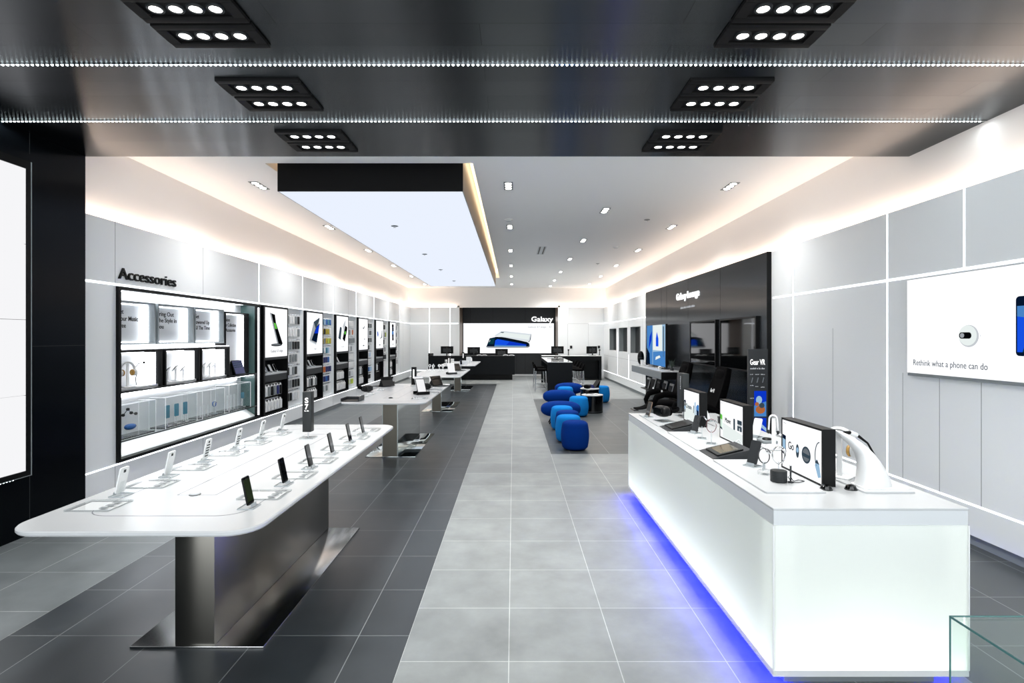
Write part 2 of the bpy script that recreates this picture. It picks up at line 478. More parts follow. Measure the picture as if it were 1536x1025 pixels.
# light lines let into the panels
def line(name, b): return struct(name, b, E['line'])
LW = .011
b = MB().box(XL-.004, XL+.003, YF, YB, 2.385-LW, 2.385+LW).box(XL-.004, XL+.003, YF, YB, .35-LW*.6, .35+LW*.6)
line('trim_5', b)
b = MB()
for i in range(7): 
    y = 9.72+2.005*i
    b.box(XL-.004, XL+.003, y-LW*.7, y+LW*.7, 2.40, PT)
line('trim_6', b)
b = MB().box(XR-.003, XR+.004, Y0, 8.35, 2.385-LW, 2.385+LW).box(XR-.003, XR+.004, 16.2, YB, 2.385-LW, 2.385+LW).box(XR-.003, XR+.004, Y0, 8.35, .355-LW*.7, .355+LW*.7).box(XR-.003, XR+.004, 12.6, YB, .355-LW*.7, .355+LW*.7)
line('trim_7', b)
b = MB()
for y, a, c in ((7.75, .36, PT), (5.80, .36, PT), (4.81, 2.4, PT), (3.8, 2.4, PT), (16.28, .36, PT), (18.8, .36, 1.2), (20.8, .36, 1.95)):
    b.box(XR-.003, XR+.004, y-LW*.7, y+LW*.7, a, c)
line('trim_8', b)
b = MB()
for x0, x1 in ((-4.48, -2.4), (1.98, 2.3), (3.3, 3.93)): b.box(x0, x1, YB-.004, YB+.003, 2.385-LW, 2.385+LW)
b.box(-3.65-LW, -3.65+LW, YB-.004, YB+.003, .35, PT).box(-2.75-LW, -2.75+LW, YB-.004, YB+.003, .35, PT).box(2.35-LW, 2.35+LW, YB-.004, YB+.003, 2.4, PT)
b.box(-4.48, -3.6, YB-.004, YB+.003, .35-LW, .35+LW)
line('trim_9', b)
# warm cove strips lying on the panel tops
struct('trim_10', MB().box(-4.59, -4.515, YF+.1, YB, PT-.129, PT-.02), E['cove'])
struct('trim_11', MB().box(3.965, 4.04, Y0+1.0, YB, PT-.129, PT-.02), E['cove'])
struct('trim_12', MB().box(-4.4, AX0-.15, YB+.03, YB+.1, PT-.129, PT-.02).box(AX1+.15, 3.9, YB+.03, YB+.1, PT-.129, PT-.02), E['cove'])

# white ceiling with the lightbox opening
OX0, OX1, OY0, OY1 = -3.07, -.5, 6.82, 20.0
c = MB()
c.box(-4.75, OX0, YF, YB+.3, ZC, 4.4).box(OX1, 4.3, YF, YB+.3, ZC, 4.4).box(OX0, OX1, YF, OY0, ZC, 4.4).box(OX0, OX1, OY1, YB+.3, ZC, 4.4).box(OX0, OX1, OY0, OY1, 4.3, 4.4)
struct('ceiling', c, M['ceil'])
# strip lights hidden in the slot around the lightbox
struct('trim_13', MB().box(OX0+.005, OX0+.03, OY0+.1, OY1-.1, 4.15, 4.28).box(OX1-.03, OX1-.005, OY0+.1, OY1-.1, 4.15, 4.28).box(OX0+.1, OX1-.1, OY1-.05, OY1-.02, 4.15, 4.28), E['slot'])
lb = thing('ceiling_lightbox', 'long glowing white lightbox with a black end hung in the white ceiling', 'lightbox', (-1.784, 13.3, 3.61))
hx, hy = 1.156, 6.42
obj('housing', MB().box(-hx, hx, -hy+.02, hy, .012, .68), M['brown'], lb)
obj('end_panel', MB().box(-hx, hx, -hy, -hy+.019, .0, .68), M['blackmatte'], lb)
obj('light_panel', MB().box(-hx+.008, hx-.008, -hy+.02, hy-.008, 0, .011), E['skylight'], lb)
obj('edge_trim', MB().box(-hx, -hx+.008, -hy+.02, hy, -.001, .012).box(hx-.008, hx, -hy+.02, hy, -.001, .012), M['midgrey'], lb)
for i, (px, py) in enumerate(((592, 338), (637, 380.5), (661, 404), (681, 421))):
    Y = 1.83*828/(506-py); X = (px-770)*Y/828
    s = thing('sprinkler', 'small grey sprinkler in the underside of the ceiling lightbox, ' + ('nearest of the four', 'second of the four', 'third of the four', 'farthest of the four')[i], 'sprinkler', (X, Y, 3.61), 0, 'sprinklers in the ceiling lightbox')
    obj('escutcheon', MB().lathe([(0, 0), (.055, 0), (.06, -.006), (.03, -.012), (0, -.012)], 18), M['midgrey'], s)
    obj('deflector', MB().lathe([(0, -.012), (.012, -.012), (.012, -.03), (.025, -.032), (0, -.034)], 12), M['chrome'], s)

# downlights in the white ceiling: three lamps in a row in each
def spot(name, parent, loc, power, size, blend=.6, rad=.025, col=(1, .98, .95), rot=(0, 0, 0)):
    l = bpy.data.lights.new(name, 'SPOT'); l.energy = power; l.spot_size = math.radians(size); l.spot_blend = blend; l.shadow_soft_size = rad; l.color = col
    o = bpy.data.objects.new(name, l); C.objects.link(o); o.parent = parent; o.location = loc; o.rotation_euler = rot
    return o
rows = [('the row beside the lightbox', -.07, [7.84, 10.76, 13.7, 16.6, 19.5, 22.4]), ('the middle row', 1.555, [9.36, 12.28, 15.2, 18.2, 20.9, 23.2]),
        ('the row along the right wall', 3.085, [7.86, 10.77, 13.66, 16.55, 19.5, 22.4]), ('the row along the left wall', -3.6, [7.82, 10.8, 13.7, 16.6, 19.5, 22.4])]
ordn = ['nearest', 'second nearest', 'third', 'fourth', 'fifth', 'farthest']
proto = None
for rn, x, yy in rows:
    for i, y in enumerate(yy):
        lab = 'recessed triple downlight in the white ceiling, %s in %s' % (ordn[i], rn)
        if proto is None:
            proto = thing('downlight', lab, 'ceiling light', (x, y, ZC), 0, 'downlights in the white ceiling')
            fr = MB()
            fr.box(-.065, -.052, -.2, .2, -.006, .0).box(.052, .065, -.2, .2, -.006, .0).box(-.052, .052, -.2, -.187, -.006, 0).box(-.052, .052, .187, .2, -.006, 0)
            obj('frame', fr, M['midgrey'], proto)
            obj('backing', MB().box(-.052, .052, -.187, .187, -.003, -.0005), M['darkgrey'], proto)
            for k in (-1, 0, 1):
                obj('lamp', MB().lathe([(0, -.004), (.044, -.004), (.044, -.007), (0, -.012)], 18, (0, k*.122, 0)), E['lamp'], proto)
            o = proto
        else:
            o = dup(proto, (x, y, ZC), 0, lab)
        spot('downlight_beam', o, (0, 0, -.03), (44 if abs(x) > 3 else 75), 140, 1.0, .08)
# other small ceiling fittings
t = thing('air_slot', 'linear air slot of two white lines in the white ceiling', 'air vent', (1.12*0.62, 13.7, ZC), 0)
t.location = ((812-770)*13.69/828, 13.69, ZC)
sl = MB().box(-.1, .1, -.62, .62, -.004, 0); obj('frame', sl, M['lightgrey'], t)
for x in (-.055, .055): obj('slot', MB().box(x-.018, x+.018, -.58, .58, -.005, -.003), M['darkgrey'], t)
for nm, px, py, lab in (('smoke_detector', 763, 329.5, 'flat white detector disc in the white ceiling beside the lightbox'), ('sprinkler', 970.5, 329.5, 'small grey sprinkler head in the white ceiling before the right wall'),
                        ('smoke_detector', 924, 370.5, 'flat white detector disc in the white ceiling toward the right wall'), ('sprinkler', 896.5, 395.5, 'small pale sprinkler head far back in the white ceiling')):
    Y = 2.15*828/(506-py); X = (px-770)*Y/828
    s = thing(nm, lab, 'ceiling fitting', (X, Y, ZC))
    if nm == 'smoke_detector':
        obj('base', MB().lathe([(0, 0), (.075, 0), (.075, -.012), (.06, -.016), (0, -.016)], 20), M['satinwhite'], s)
        obj('cap', MB().lathe([(.055, -.016), (.05, -.03), (0, -.032)], 20), M['lightgrey'], s)
    else:
        obj('escutcheon', MB().lathe([(0, 0), (.05, 0), (.055, -.006), (0, -.01)], 18), M['midgrey'], s)
        obj('deflector', MB().lathe([(0, -.01), (.012, -.01), (.012, -.03), (.028, -.032), (0, -.035)], 12), M['chrome'], s)

# black portal at the front: brushed metal ceiling and dark left wall
struct('ceiling_front', MB().box(-4.6, 4.05, Y0, YF, ZF, 4.4), M['blackmetal'])
struct('wall_front_left', MB().box(-4.6, -4.38, Y0, YF, 0, ZF), M['portal'])
g = MB().box(-4.381, -4.3785, 4.995, 5.001, 0, .55).box(-4.381, -4.3785, 4.995, 5.001, 3.45, ZF).box(-4.381, -4.3785, Y0, YF, 1.705, 1.709)
struct('trim_14', g, M['darkgrey'])

# recessed spot fixtures of the black ceiling: two rows of four lamps in each
def fixture(x0, yb, lab, proto=None):
    if proto: t = dup(proto, (x0+.3, yb, ZF), 0, lab)
    else:
        t = thing('spotlight_fixture', lab, 'ceiling light', (x0+.3, yb, ZF), 0, 'black spotlight fixtures in the black ceiling')
        for k, y1 in enumerate((0, -.277)):
            a, b = y1-.256, y1
            f = MB()
            f.box(-.3, .3, a, a+.055, -.02, -.0005, .004).box(-.3, .3, b-.055, b, -.02, -.0005, .004).box(-.3, -.235, a+.055, b-.055, -.02, -.0005).box(.235, .3, a+.055, b-.055, -.02, -.0005)
            f.box(-.3, .3, a, b, -.004, -.0003)
            md = obj('module_frame', f, M['blackmatte'], t)
            for i in range(4):
                cx = -.168+.112*i; cy = (a+b)/2
                obj('lamp', MB().lathe([(0, -.0125), (.034, -.012), (.034, -.005), (0, -.005)], 20, (cx, cy, 0)), E['lamp'], md)
                obj('lamp_ring', MB().lathe([(.034, -.004), (.034, -.015), (.046, -.015), (.05, -.004)], 20, (cx, cy, 0)), M['darkgrey'], md)
    for y1 in (0, -.277):
        for i in range(4):
            spot('spotlight_beam', t, (-.168+.112*i, y1-.128, -.03), 9.5, 110, 1.0, .014)
    return t
fx = None
for side, x0 in (('left', -2.136), ('right', 1.268)):
    for i, yb in enumerate((3.497, 4.474, 5.463)):
        f = fixture(x0, yb, 'black eight-lamp spotlight fixture in the black ceiling, %s of the three on the %s' % (('nearest', 'middle', 'farthest')[i], side), fx)
        fx = fx or f
# two LED lines of separate bright points across the black ceiling
for nm, y, lab in (('led_strip', 3.735, 'line of bright white light points across the black ceiling, the nearer one'), ('led_strip', 4.713, 'line of bright white light points across the black ceiling, the farther one')):
    t = thing(nm, lab, 'light strip', (0, y, ZF), 0, 'light lines across the black ceiling')
    obj('channel', MB().box(-4.37, 4.04, -.008, .008, -.006, -.0005), M['chrome'], t)
    d = MB(); n_ = int(8.4/.0335)
    for i in range(n_):
        x = -4.36+.0335*i
        d.lathe([(.0085, -.006), (.007, -.011), (0, -.013)], 6, (x, 0, 0))
    obj('diode_row', d, E['diode'], t)
    l = bpy.data.lights.new('led_glow', 'AREA'); l.shape = 'RECTANGLE'; l.size = 8.3; l.size_y = .02; l.energy = 14; l.color = (.93, .98, 1)
    a = bpy.data.objects.new('led_glow', l); C.objects.link(a); a.parent = t; a.location = (-.15, 0, -.016)

# video wall on the dark left wall
vw = thing('video_wall', 'tall bright white video wall in a black frame on the dark wall', 'video wall', (-4.38, 4.959, .0), PI/2)
# local x runs along +Y of the world (negative toward the shop front); -y is out of the wall
x0, x1, zb, zt = -2.55, -.0, .60, 3.36
f = MB().box(x0, x1, -.05, 0, zb-.05, zb).box(x0, x1, -.05, 0, zt-.07, zt).box(x1-.05, x1, -.05, 0, zb, zt-.07).box(x0, x0+.05, -.05, 0, zb, zt-.07).box(x0+.05, x1-.05, -.02, 0, zb, zt-.07)
obj('frame', f, M['black'], vw)
ph = (zt-.07-zb)/4; pw = (x1-x0-.1)/2
for r in range(4):
    for c_ in range(2):
        obj('screen', MB().box(x0+.05+pw*c_+.002, x0+.05+pw*(c_+1)-.002, -.045, -.021, zb+ph*r+.002, zb+ph*(r+1)-.002), E['video'], vw)
d = MB()
for i in range(80): d.lathe([(.006, 0), (.005, -.006), (0, -.008)], 6, (x0+.03*i+.02, -.03, zb-.052))
obj('diode_row', d, E['diode'], vw)
obj('edge_profile', MB().box(x0, x1, -.056, -.0505, zb-.05, zb-.046).box(x1-.006, x1, -.056, -.0505, zb-.046, zt), M['midgrey'], vw)
# ------------------------------------------------------------------ display tables
TX = -1.82; TH = .88
def table(y0, lab, mirrored):
    t = thing('display_table', lab, 'table', (TX, y0+1.585, 0), 0, 'white display tables in a line')
    hw, hl = .6, 1.585
    top = MB(); r = .16
    for z0, z1, ins in ((TH-.014, TH-.004, 0), (TH-.004, TH, .004)):
        pass
    prof = [(-.006, TH-.026), (0, TH-.018), (0, TH-.006), (-.006, TH)]
    bm = top.bm; rings = []
    for ins, z in prof:
        rings.append([bm.verts.new((x, y, z)) for x, y in rrect(-hw-ins*0+(-ins), hw+ins, -hl-ins, hl+ins, r+ins, 8)])
    n = len(rings[0]); fs = [bm.faces.new(rings[0][::-1]), bm.faces.new(rings[-1])]
    for a, b in zip(rings, rings[1:]):
        for k in range(n): fs.append(bm.faces.new((a[k], a[(k+1) % n], b[(k+1) % n], b[k])))
    bmesh.ops.recalc_face_normals(bm, faces=fs)
    obj('tabletop', top, M['white'], t)
    # inlaid grooves
    gr = MB()
    def loop(pts):
        for a, b in zip(pts, pts[1:]):
            d = Vector((b[0]-a[0], b[1]-a[1])); d.normalize(); nrm = Vector((-d.y, d.x))*.0026
            e = d*.002
            gr.prism([(a[0]-nrm.x-e.x, a[1]-nrm.y-e.y), (b[0]-nrm.x+e.x, b[1]-nrm.y+e.y), (b[0]+nrm.x+e.x, b[1]+nrm.y+e.y), (a[0]+nrm.x-e.x, a[1]+nrm.y-e.y)], 2, TH-.001, TH+.0004)
    p = rrect(-.39, .43, -1.355, 1.30, .13, 6); loop(p+p[:1])
    p = [(-.115, 1.0), (-.115, -.985), (.105, -.985), (.105, 1.0)]; loop(p+p[:1])
    obj('inlay_line', gr, M['groove'], t)
    # pedestal and foot plate
    if mirrored:
        obj('pedestal', MB().box(-.125, .088, -.985, .985, .012, TH-.026), M['steelbeige'], t)
        obj('side_panel', MB().box(.0885, .098, -.98, .98, .014, TH-.03), M['mirror'], t)
        obj('side_panel', MB().box(-.135, -.1255, -.98, .98, .014, TH-.03), M['mirror'], t)
        obj('foot_plate', MB().box(-.385, .365, -.995, .99, 0, .012, .003), M['mirror'], t)
    else:
        obj('pedestal', MB().box(-.13, .098, -.985, .985, .012, TH-.026, .004), M['steel'], t)
        obj('foot_plate', MB().box(-.385, .385, -.995, .99, 0, .012, .003), M['steelplate'], t)
    obj('top_bracket', MB().box(-.3, .3, -.9, .9, TH-.034, TH-.026), M['darkgrey'], t)
    return t
TY = [2.58, 7.62, 12.62, 17.62]
table(TY[0], 'front white display table with rounded corners on a brushed steel pedestal', False)
table(TY[1], 'second white display table on a mirrored pedestal, behind the front table', True)
table(TY[2], 'third white display table on a mirrored pedestal, two behind the front table', True)
table(TY[3], 'farthest white display table before the dark service desk', True)

# handsets leaning on clear stands: local front is -Y
def handset(loc, rz, lab, group, body='black', face='phonefront', screen=None, size=(.073, .15), tilt=12, name='smartphone', cat='phone', spots=None):
    t = thing(name, lab, cat, loc, rz, group)
    w, h = size
    R = Matrix.Translation((0, 0, .018)) @ Matrix.Rotation(math.radians(-tilt), 4, 'X')
    b = MB().prism(rrect(-w/2, w/2, 0, h, .011, 4), 1, 0, .0075); b.rot(R); bo = obj('body', b, M[body], t)
    s = MB().prism(rrect(-w/2+.003, w/2-.003, .003, h-.003, .009, 4), 1, -.0008, 0); s.rot(R); obj('display', s, M[face], t)
    if screen:
        s = MB().box(-w/2+.005, w/2-.005, -.0013, -.0008, .016, h-.016); s.rot(R); obj('screen_image', s, M[screen] if screen in M else E[screen], t)
    bk = MB().box(-.008, .008, .0076, .010, h-.03, h-.014)
    if spots:
        for q in range(spots): bk.box(-.022, .022, .0076, .0085, .02+.02*q, .03+.02*q)
    bk.rot(R); obj('rear_camera', bk, M['darkgrey'], t)
    st = MB()
    st.prism(rrect(-.045, .045, -.03, .055, .01, 3), 2, 0, .006)
    v0 = st.n(); st.box(-.02, .02, .0085, .0125, 0, .07); st.rot(R, v0)
    st.box(-.03, .03, -.012, -.008, .006, .024)
    obj('stand', st, M['acrylic'], t)
    e = MB()
    for x0, x1, y0, y1 in ((-.045, .045, -.0305, -.0295), (-.045, .045, .0545, .0555), (-.0455, -.0445, -.03, .055), (.0445, .0455, -.03, .055)): e.box(x0, x1, y0, y1, 0, .006)
    e.box(-.03, .03, -.0125, -.0118, .006, .0245)
    obj('stand_edge', e, M['edge'], t)
    return t
ORD6 = ['nearest', 'second', 'third', 'fourth', 'fifth', 'farthest']
def plate(loc, lab, group, proto=None, w=.235, d=.19, cards=3):
    if proto: return dup(proto, loc, 0, lab)
    t = thing('information_plate', lab, 'information plate', loc, 0, group)
    obj('sheet', MB().box(-w/2, w/2, -d/2, d/2, 0, .008), M['acrylic'], t)
    e = MB(); a = .0015
    for z0, z1 in ((0, .001), (.0072, .0085)):
        e.box(-w/2, w/2, -d/2-a, -d/2, z0, z1).box(-w/2, w/2, d/2, d/2+a, z0, z1).box(-w/2-a, -w/2, -d/2, d/2, z0, z1).box(w/2, w/2+a, -d/2, d/2, z0, z1)
    obj('sheet_edge', e, M['edge'], t)
    obj('card', MB().box(-w/2+.02, w/2-.02, -d/2+.02, d/2-.02, -.0002, .001), M['satinwhite'], t)
    for i in range(cards): obj('print_block', MB().box(w/2-.075, w/2-.035, -d/2+.03+i*.048, -d/2+.055+i*.048, .0085, .0095), M['midgrey'], t)
    return t
pl = None
ly = [3.17, 3.61, 4.05, 4.51, 4.935, 5.38]; ry = [2.95, 3.4, 3.83, 4.29, 4.76, 5.17]
for i, y in enumerate(ly):
    handset((-2.265, y, TH), -PI/2, ORD6[i]+' of the six pale phones along the wall side of the front white table', 'pale phones on the front table', 'satinwhite', 'phonefront', None, spots=(0, 0, 5, 4, 1, 0)[i])
    o = plate((-2.225, y-.2, TH), ORD6[i]+' of the six clear information plates along the wall side of the front table', 'clear information plates on the front table', pl, cards=3); pl = pl or o
for i, y in enumerate(ry):
    handset((-1.40, y, TH), PI/2, ORD6[i]+' of the six black phones along the aisle side of the front white table', 'black phones on the front table', 'black', 'phonefront', 'greenscreen' if i == 0 else None)
    plate((-1.43, y+.225, TH), ORD6[i]+' of the six clear information plates along the aisle side of the front table', 'clear information plates on the front table', pl)
def sensor(loc, lab, m='midgrey', r=.022, h=.02, group=None, name='security_sensor'):
    t = thing(name, lab, 'sensor', loc, 0, group)
    obj('dome', MB().lathe([(r, 0), (r, h*.3), (r*.85, h*.7), (r*.45, h*.95), (0, h)], 20), M[m], t)
    obj('base_ring', MB().lathe([(r*1.12, 0), (r*1.12, h*.14), (r, h*.2), (r, 0)], 20), M['darkgrey'], t)
    return t
sensor((-1.84, 3.19, TH), 'small grey round cable port on the near part of the front white table', 'lightgrey', .028, .016, name='cable_port')

def totem(loc, lab, letters, w=.075, d=.08, h=.36, z0=.06, m='darkgrey', vertical=False, group=None):
    t = thing('sign_totem', lab, 'sign', loc, 0, group)
    obj('column', MB().box(-w/2, w/2, 0, d, z0, z0+h, .002), M[m], t)
    obj('stem', MB().cyl((0, d/2, .006), (0, d/2, z0), .007), M['chrome'], t)
    obj('foot', MB().box(-.06, .06, -.02, d+.02, 0, .006, .002), M['acrylic'], t)
    obj('foot_edge', MB().box(-.06, .06, -.0215, -.0201, 0, .006).box(-.0615, -.0601, -.02, d+.02, 0, .006).box(.0601, .0615, -.02, d+.02, 0, .006), M['edge'], t)
    return t
t = totem((-1.85, 4.94, TH), 'dark grey sign column with white characters standing on the front white table', None)
text('lettering', 'S', E['sign'], t, (-.0155, -.0005, .06+.262), .031, .044, .03)
text('lettering', '7', E['sign'], t, (-.0155, -.0005, .06+.205), .031, .044, .03)
b = MB(); bars(b, -.02, .06+.185, .04, .011, -.0005, (3, 4)); obj('small_print', b, E['sign'], t)
def white_totem(loc, lab, w=.085, d=.085, h=.33, z0=.02):
    t = totem(loc, lab, None, w, d, h, z0, 'black', group='black sign columns on the rear tables')
    obj('lit_panel', MB().box(-.012, .012, -.0012, -.0002, z0+h*.37, z0+h*.87), E['sign'], t)
    return t
tp = lambda px, py: (((px-770)*753.5/(py-506)/828), 753.5/(py-506), TH)
white_totem((-1.86, 10.3, TH), 'black sign column with a white panel at the far end of the second table')
white_totem((-1.84, 15.75, TH), 'black sign column with a white panel at the far end of the third table', d=.085)
white_totem((-1.86, 20.45, TH), 'black sign column with a white panel on the farthest white table')

# tablets on dark wedge stands
def tablet(loc, rz, lab, group=None, size=(.17, .25), tilt=28, tray=True, m='black', sc='lgrey', back='lightgrey'):
    t = thing('tablet', lab, 'tablet', loc, rz, group)
    w, h = size; R = Matrix.Translation((0, 0, .03)) @ Matrix.Rotation(math.radians(-tilt), 4, 'X')
    b = MB().prism(rrect(-w/2, w/2, 0, h, .012, 4), 1, 0, .009); b.rot(R); obj('body', b, M[back], t)
    s = MB().box(-w/2+.008, w/2-.008, -.001, 0, .014, h-.014); s.rot(R); obj('display', s, E[sc] if sc in E else M[sc], t)
    if tray: obj('tray', MB().box(-w/2-.03, w/2+.03, -.05, .13, 0, .012, .003).box(-w/2-.03, w/2+.03, -.05, -.035, .012, .05).box(-w/2-.03, w/2+.03, .118, .13, .012, .05), M[m], t)
    s = MB(); v0 = s.n(); s.box(-.03, .03, .0095, .013, .01, h*.6); s.rot(R, v0)
    s.prism([(.02, 0), (.12, 0), (.12, .012), (.03, .04)], 0, -.03, .03)
    obj('support', s, M[m], t)
    return t
# headset: front shell, face pad, strap
def headset(loc, rz, lab, group=None, stand=True, z=.06):
    t = thing('headset', lab, 'headset', loc, rz, group)
    v = MB(); v.sup((0, 0, z+.055), .1, .055, .055, 3.2, 3); obj('shell', v, M['black'], t)
    v = MB().prism(rrect(-.075, .075, z+.02, z+.09, .015, 4), 1, -.0585, -.05); obj('front_cover', v, M['glossblack'], t)
    v = MB(); v.sup((0, .05, z+.055), .085, .03, .048, 3, 3); obj('face_pad', v, M['fabricblack'], t)
    pts = [(.095*math.cos(a), .05+.13*math.sin(a), z+.06+.015*math.sin(a)) for a in [PI*k/16 for k in range(17)]]
    obj('strap', MB().tube(pts, .016, 8, flat=.3), M['fabricblack'], t)
    if stand:
        s = MB().box(-.09, .09, -.05, .12, 0, .006).box(-.06, .06, -.002, .002, .006, z+.02).box(-.06, .06, .06, .064, .006, z+.02); obj('stand', s, M['acrylic'], t)
        e = MB().box(-.09, .09, -.0515, -.0501, 0, .006).box(-.0915, -.0901, -.05, .12, 0, .006).box(.0901, .0915, -.05, .12, 0, .006); obj('stand_edge', e, M['edge'], t)
    return t
def keyboard_tablet(loc, rz, lab, group=None):
    t = thing('tablet_with_keyboard', lab, 'tablet', loc, rz, group)
    obj('keyboard', MB().box(-.14, .14, -.2, 0, .0, .012, .003), M['black'], t)
    k = MB()
    for r in range(5):
        for c_ in range(12): k.box(-.128+.0215*c_, -.128+.0215*c_+.018, -.18+.027*r, -.18+.027*r+.021, .012, .0135)
    obj('keys', k, M['darkgrey'], t)
    R = Matrix.Translation((0, -.02, .012)) @ Matrix.Rotation(math.radians(-24), 4, 'X')
    b = MB().box(-.14, .14, 0, .009, 0, .19, .003); b.rot(R); obj('body', b, M['black'], t)
    s = MB().box(-.13, .13, -.001, 0, .01, .18); s.rot(R); obj('display', s, M['glossblack'], t)
    s = MB().prism([(.0, .012), (.11, .012), (.03, .13)], 0, -.135, .135); obj('kickstand', s, M['black'], t)
    return t
def watch_on_post(loc, rz, lab, strap='black', h=.1, group=None, base='clear', cat='watch', r=.036):
    t = thing('smartwatch', lab, cat, loc, rz, group)
    z = h
    pts = [(0, r*.8*math.cos(a), z+r*math.sin(a)*1.15) for a in [2*PI*k/28 for k in range(28)]]
    obj('strap', MB().tube(pts, .011, 8, True, .22), M[strap], t)
    c = MB(); c.lathe([(0, -.005), (.018, -.005), (.02, -.002), (.02, .004), (.016, .006), (0, .006)], 22)
    c.rot(Matrix.Translation((0, -r*.62, z+r*.75)) @ Matrix.Rotation(math.radians(50), 4, 'X')); obj('case', c, M['chrome'], t)
    c = MB(); c.lathe([(0, .0062), (.0155, .0062), (.0155, .0068), (0, .0068)], 22)
    c.rot(Matrix.Translation((0, -r*.62, z+r*.75)) @ Matrix.Rotation(math.radians(50), 4, 'X')); obj('dial', c, M['glossblack'], t)
    if base == 'clear':
        obj('stand', MB().box(-.035, .035, -.035, .035, 0, .006).box(-.012, .012, -.002, .002, .006, z-r*.9), M['acrylic'], t)
        e = MB()
        for s_ in (-1, 1): e.box(-.035, .035, s_*.0355-.0007, s_*.0355+.0007, 0, .006).box(s_*.0355-.0007, s_*.0355+.0007, -.035, .035, 0, .006).box(s_*.012-.0007, s_*.012+.0007, -.0025, .0025, .006, z-r*.9)
        obj('stand_edge', e, M['edge'], t)
    elif base == 'block':
        obj('stand', MB().box(-.04, .04, -.03, .03, 0, .022, .002), M['acrylic'], t)
        obj('stand_edge', MB().box(-.04, .04, -.0315, -.0302, 0, .003).box(-.04, .04, -.0315, -.0302, .02, .023).box(-.03, .03, -.0015, .0015, .022, z-r), M['edge'], t)
    elif base == 'puck':
        obj('stand', MB().lathe([(0, 0), (.044, 0), (.046, .003), (.046, .062), (.043, .066), (0, .066)], 28), M['darkgrey'], t)
        rg = MB()
        for q in range(7): rg.lathe([(.046, .006+.008*q), (.0468, .008+.008*q), (.046, .010+.008*q)], 28)
        obj('ribbed_band', rg, M['charcoal'], t)
        obj('post', MB().cyl((0, 0, .066), (0, 0, z-r*.9), .0025), M['chrome'], t)
    return t
# second table
q = tp(528, 602); bx = thing('display_tray', 'low black tray at the near wall-side corner of the second table', 'tray', (q[0]-.01, q[1]+.05, TH))
obj('base', MB().box(-.13, .13, -.12, .16, 0, .01, .002), M['black'], bx)
obj('rim', MB().box(-.13, -.12, -.12, .16, .01, .045).box(.12, .13, -.12, .16, .01, .07).box(-.12, .12, .15, .16, .01, .045), M['charcoal'], bx)
q = tp(551, 588); headset(q, 1.2, 'black headset lying near the wall side of the second table', z=.0, stand=False)
for (px, py, lab) in ((556, 592, 'white controller beside the black headset on the second table'), (571, 586, 'pale controller behind the black headset on the second table'), (546, 595.5, 'pale charging pad before the black headset on the second table')):
    q = tp(px, py); t = thing('controller', lab, 'controller', q, random.uniform(-.6, .6))
    obj('body', MB().box(-.055, .055, -.03, .03, 0, .022, .009), M['satinwhite'], t); obj('touch_pad', MB().lathe([(0, .0222), (.018, .0222), (.016, .0235), (0, .024)], 16, (.02, 0, 0)), M['darkgrey'], t)
    obj('trigger', MB().box(-.045, -.012, -.012, .012, .0222, .026, .002), M['black'], t)
q = tp(578, 580); keyboard_tablet((q[0], q[1], TH), -2.2, 'black tablet with keyboard standing open near the wall side of the second table')
q = tp(570, 577.5); b = thing('speaker', 'small black box beside the open tablet on the second table', 'speaker', (-2.34, 10.58, TH)); obj('body', MB().box(-.06, .06, -.05, .05, 0, .06, .006), M['black'], b); obj('grille', MB().box(-.05, .05, -.052, -.05, .008, .052), M['charcoal'], b)
q = tp(586, 597.5); sensor(q, 'small black sensor in the middle of the second table', 'black', .03, .016)
q = tp(632, 592); tablet((q[0]+.02, q[1]-.02, TH), .55, 'nearest tablet leaning in a black tray at the aisle side of the second table', 'tablets leaning on the tables', (.15, .25), 30, True, 'black', 'video', 'black')
q = tp(630, 590); tablet((q[0]-.02, q[1]+.24, TH), .55, 'tablet leaning right behind the nearest one on the second table', 'tablets leaning on the tables', (.15, .25), 30, False, 'black', 'video', 'lightgrey')
q = tp(638, 584.5); headset((q[0], q[1], TH), .4, 'small black headset behind the leaning tablets on the second table', z=0, stand=False)
for k, (px, py) in enumerate(((630, 598), (648, 590), (653, 585.5), (656, 581.5))):
    q = tp(px, py); plate(q, ('nearest', 'second', 'third', 'farthest')[k]+' clear information plate along the aisle side of the second table', 'clear information plates on the second table', pl)
q = tp(662, 578.5); keyboard_tablet((q[0]-.06, q[1]-.1, TH), 1.0, 'black tablet with keyboard at the far aisle-side corner of the second table')
q = tp(648, 577); handset((q[0], q[1]-.1, TH), .3, 'white phone on a stand at the far end of the second table', None, 'satinwhite', 'phonefront', 'video')
# third table
def small_stand(loc, lab, group, m='whiteedge', k=None):
    t = thing('watch_stand', lab, 'display stand', loc, 0, group)
    obj('post', MB().box(-.03, .03, -.03, .03, 0, .006).box(-.006, .006, -.006, .006, .006, .1), M[m], t)
    pts = [(.03*math.cos(a), 0, .125+.03*math.sin(a)) for a in [2*PI*j/18 for j in range(18)]]
    obj('band', MB().tube(pts, .008, 6, True, .4), M[m], t)
    return t
for i in range(6):
    small_stand((-2.3+.13*i, 15.2-.22*(i % 2), TH), ORD6[i].replace('nearest', 'first').replace('farthest', 'last')+' from the wall in the row of white band stands on the third table', 'white band stands on the third table')
q = tp(645, 551); handset((-2.28, 15.5, TH), -1.2, 'dark phone with a tilted back beside the white band stands on the third table', None, 'lightgrey', 'phonefront', 'video')
q = tp(678, 562); tablet((q[0], q[1], TH), .4, 'tall white tablet leaning at the aisle side of the third table', 'tablets leaning on the tables', (.17, .27), 26, True, 'darkgrey', 'video', 'satinwhite')
q = tp(691, 556); keyboard_tablet((q[0]-.1, q[1], TH), .9, 'black tablet with keyboard at the far aisle side of the third table')
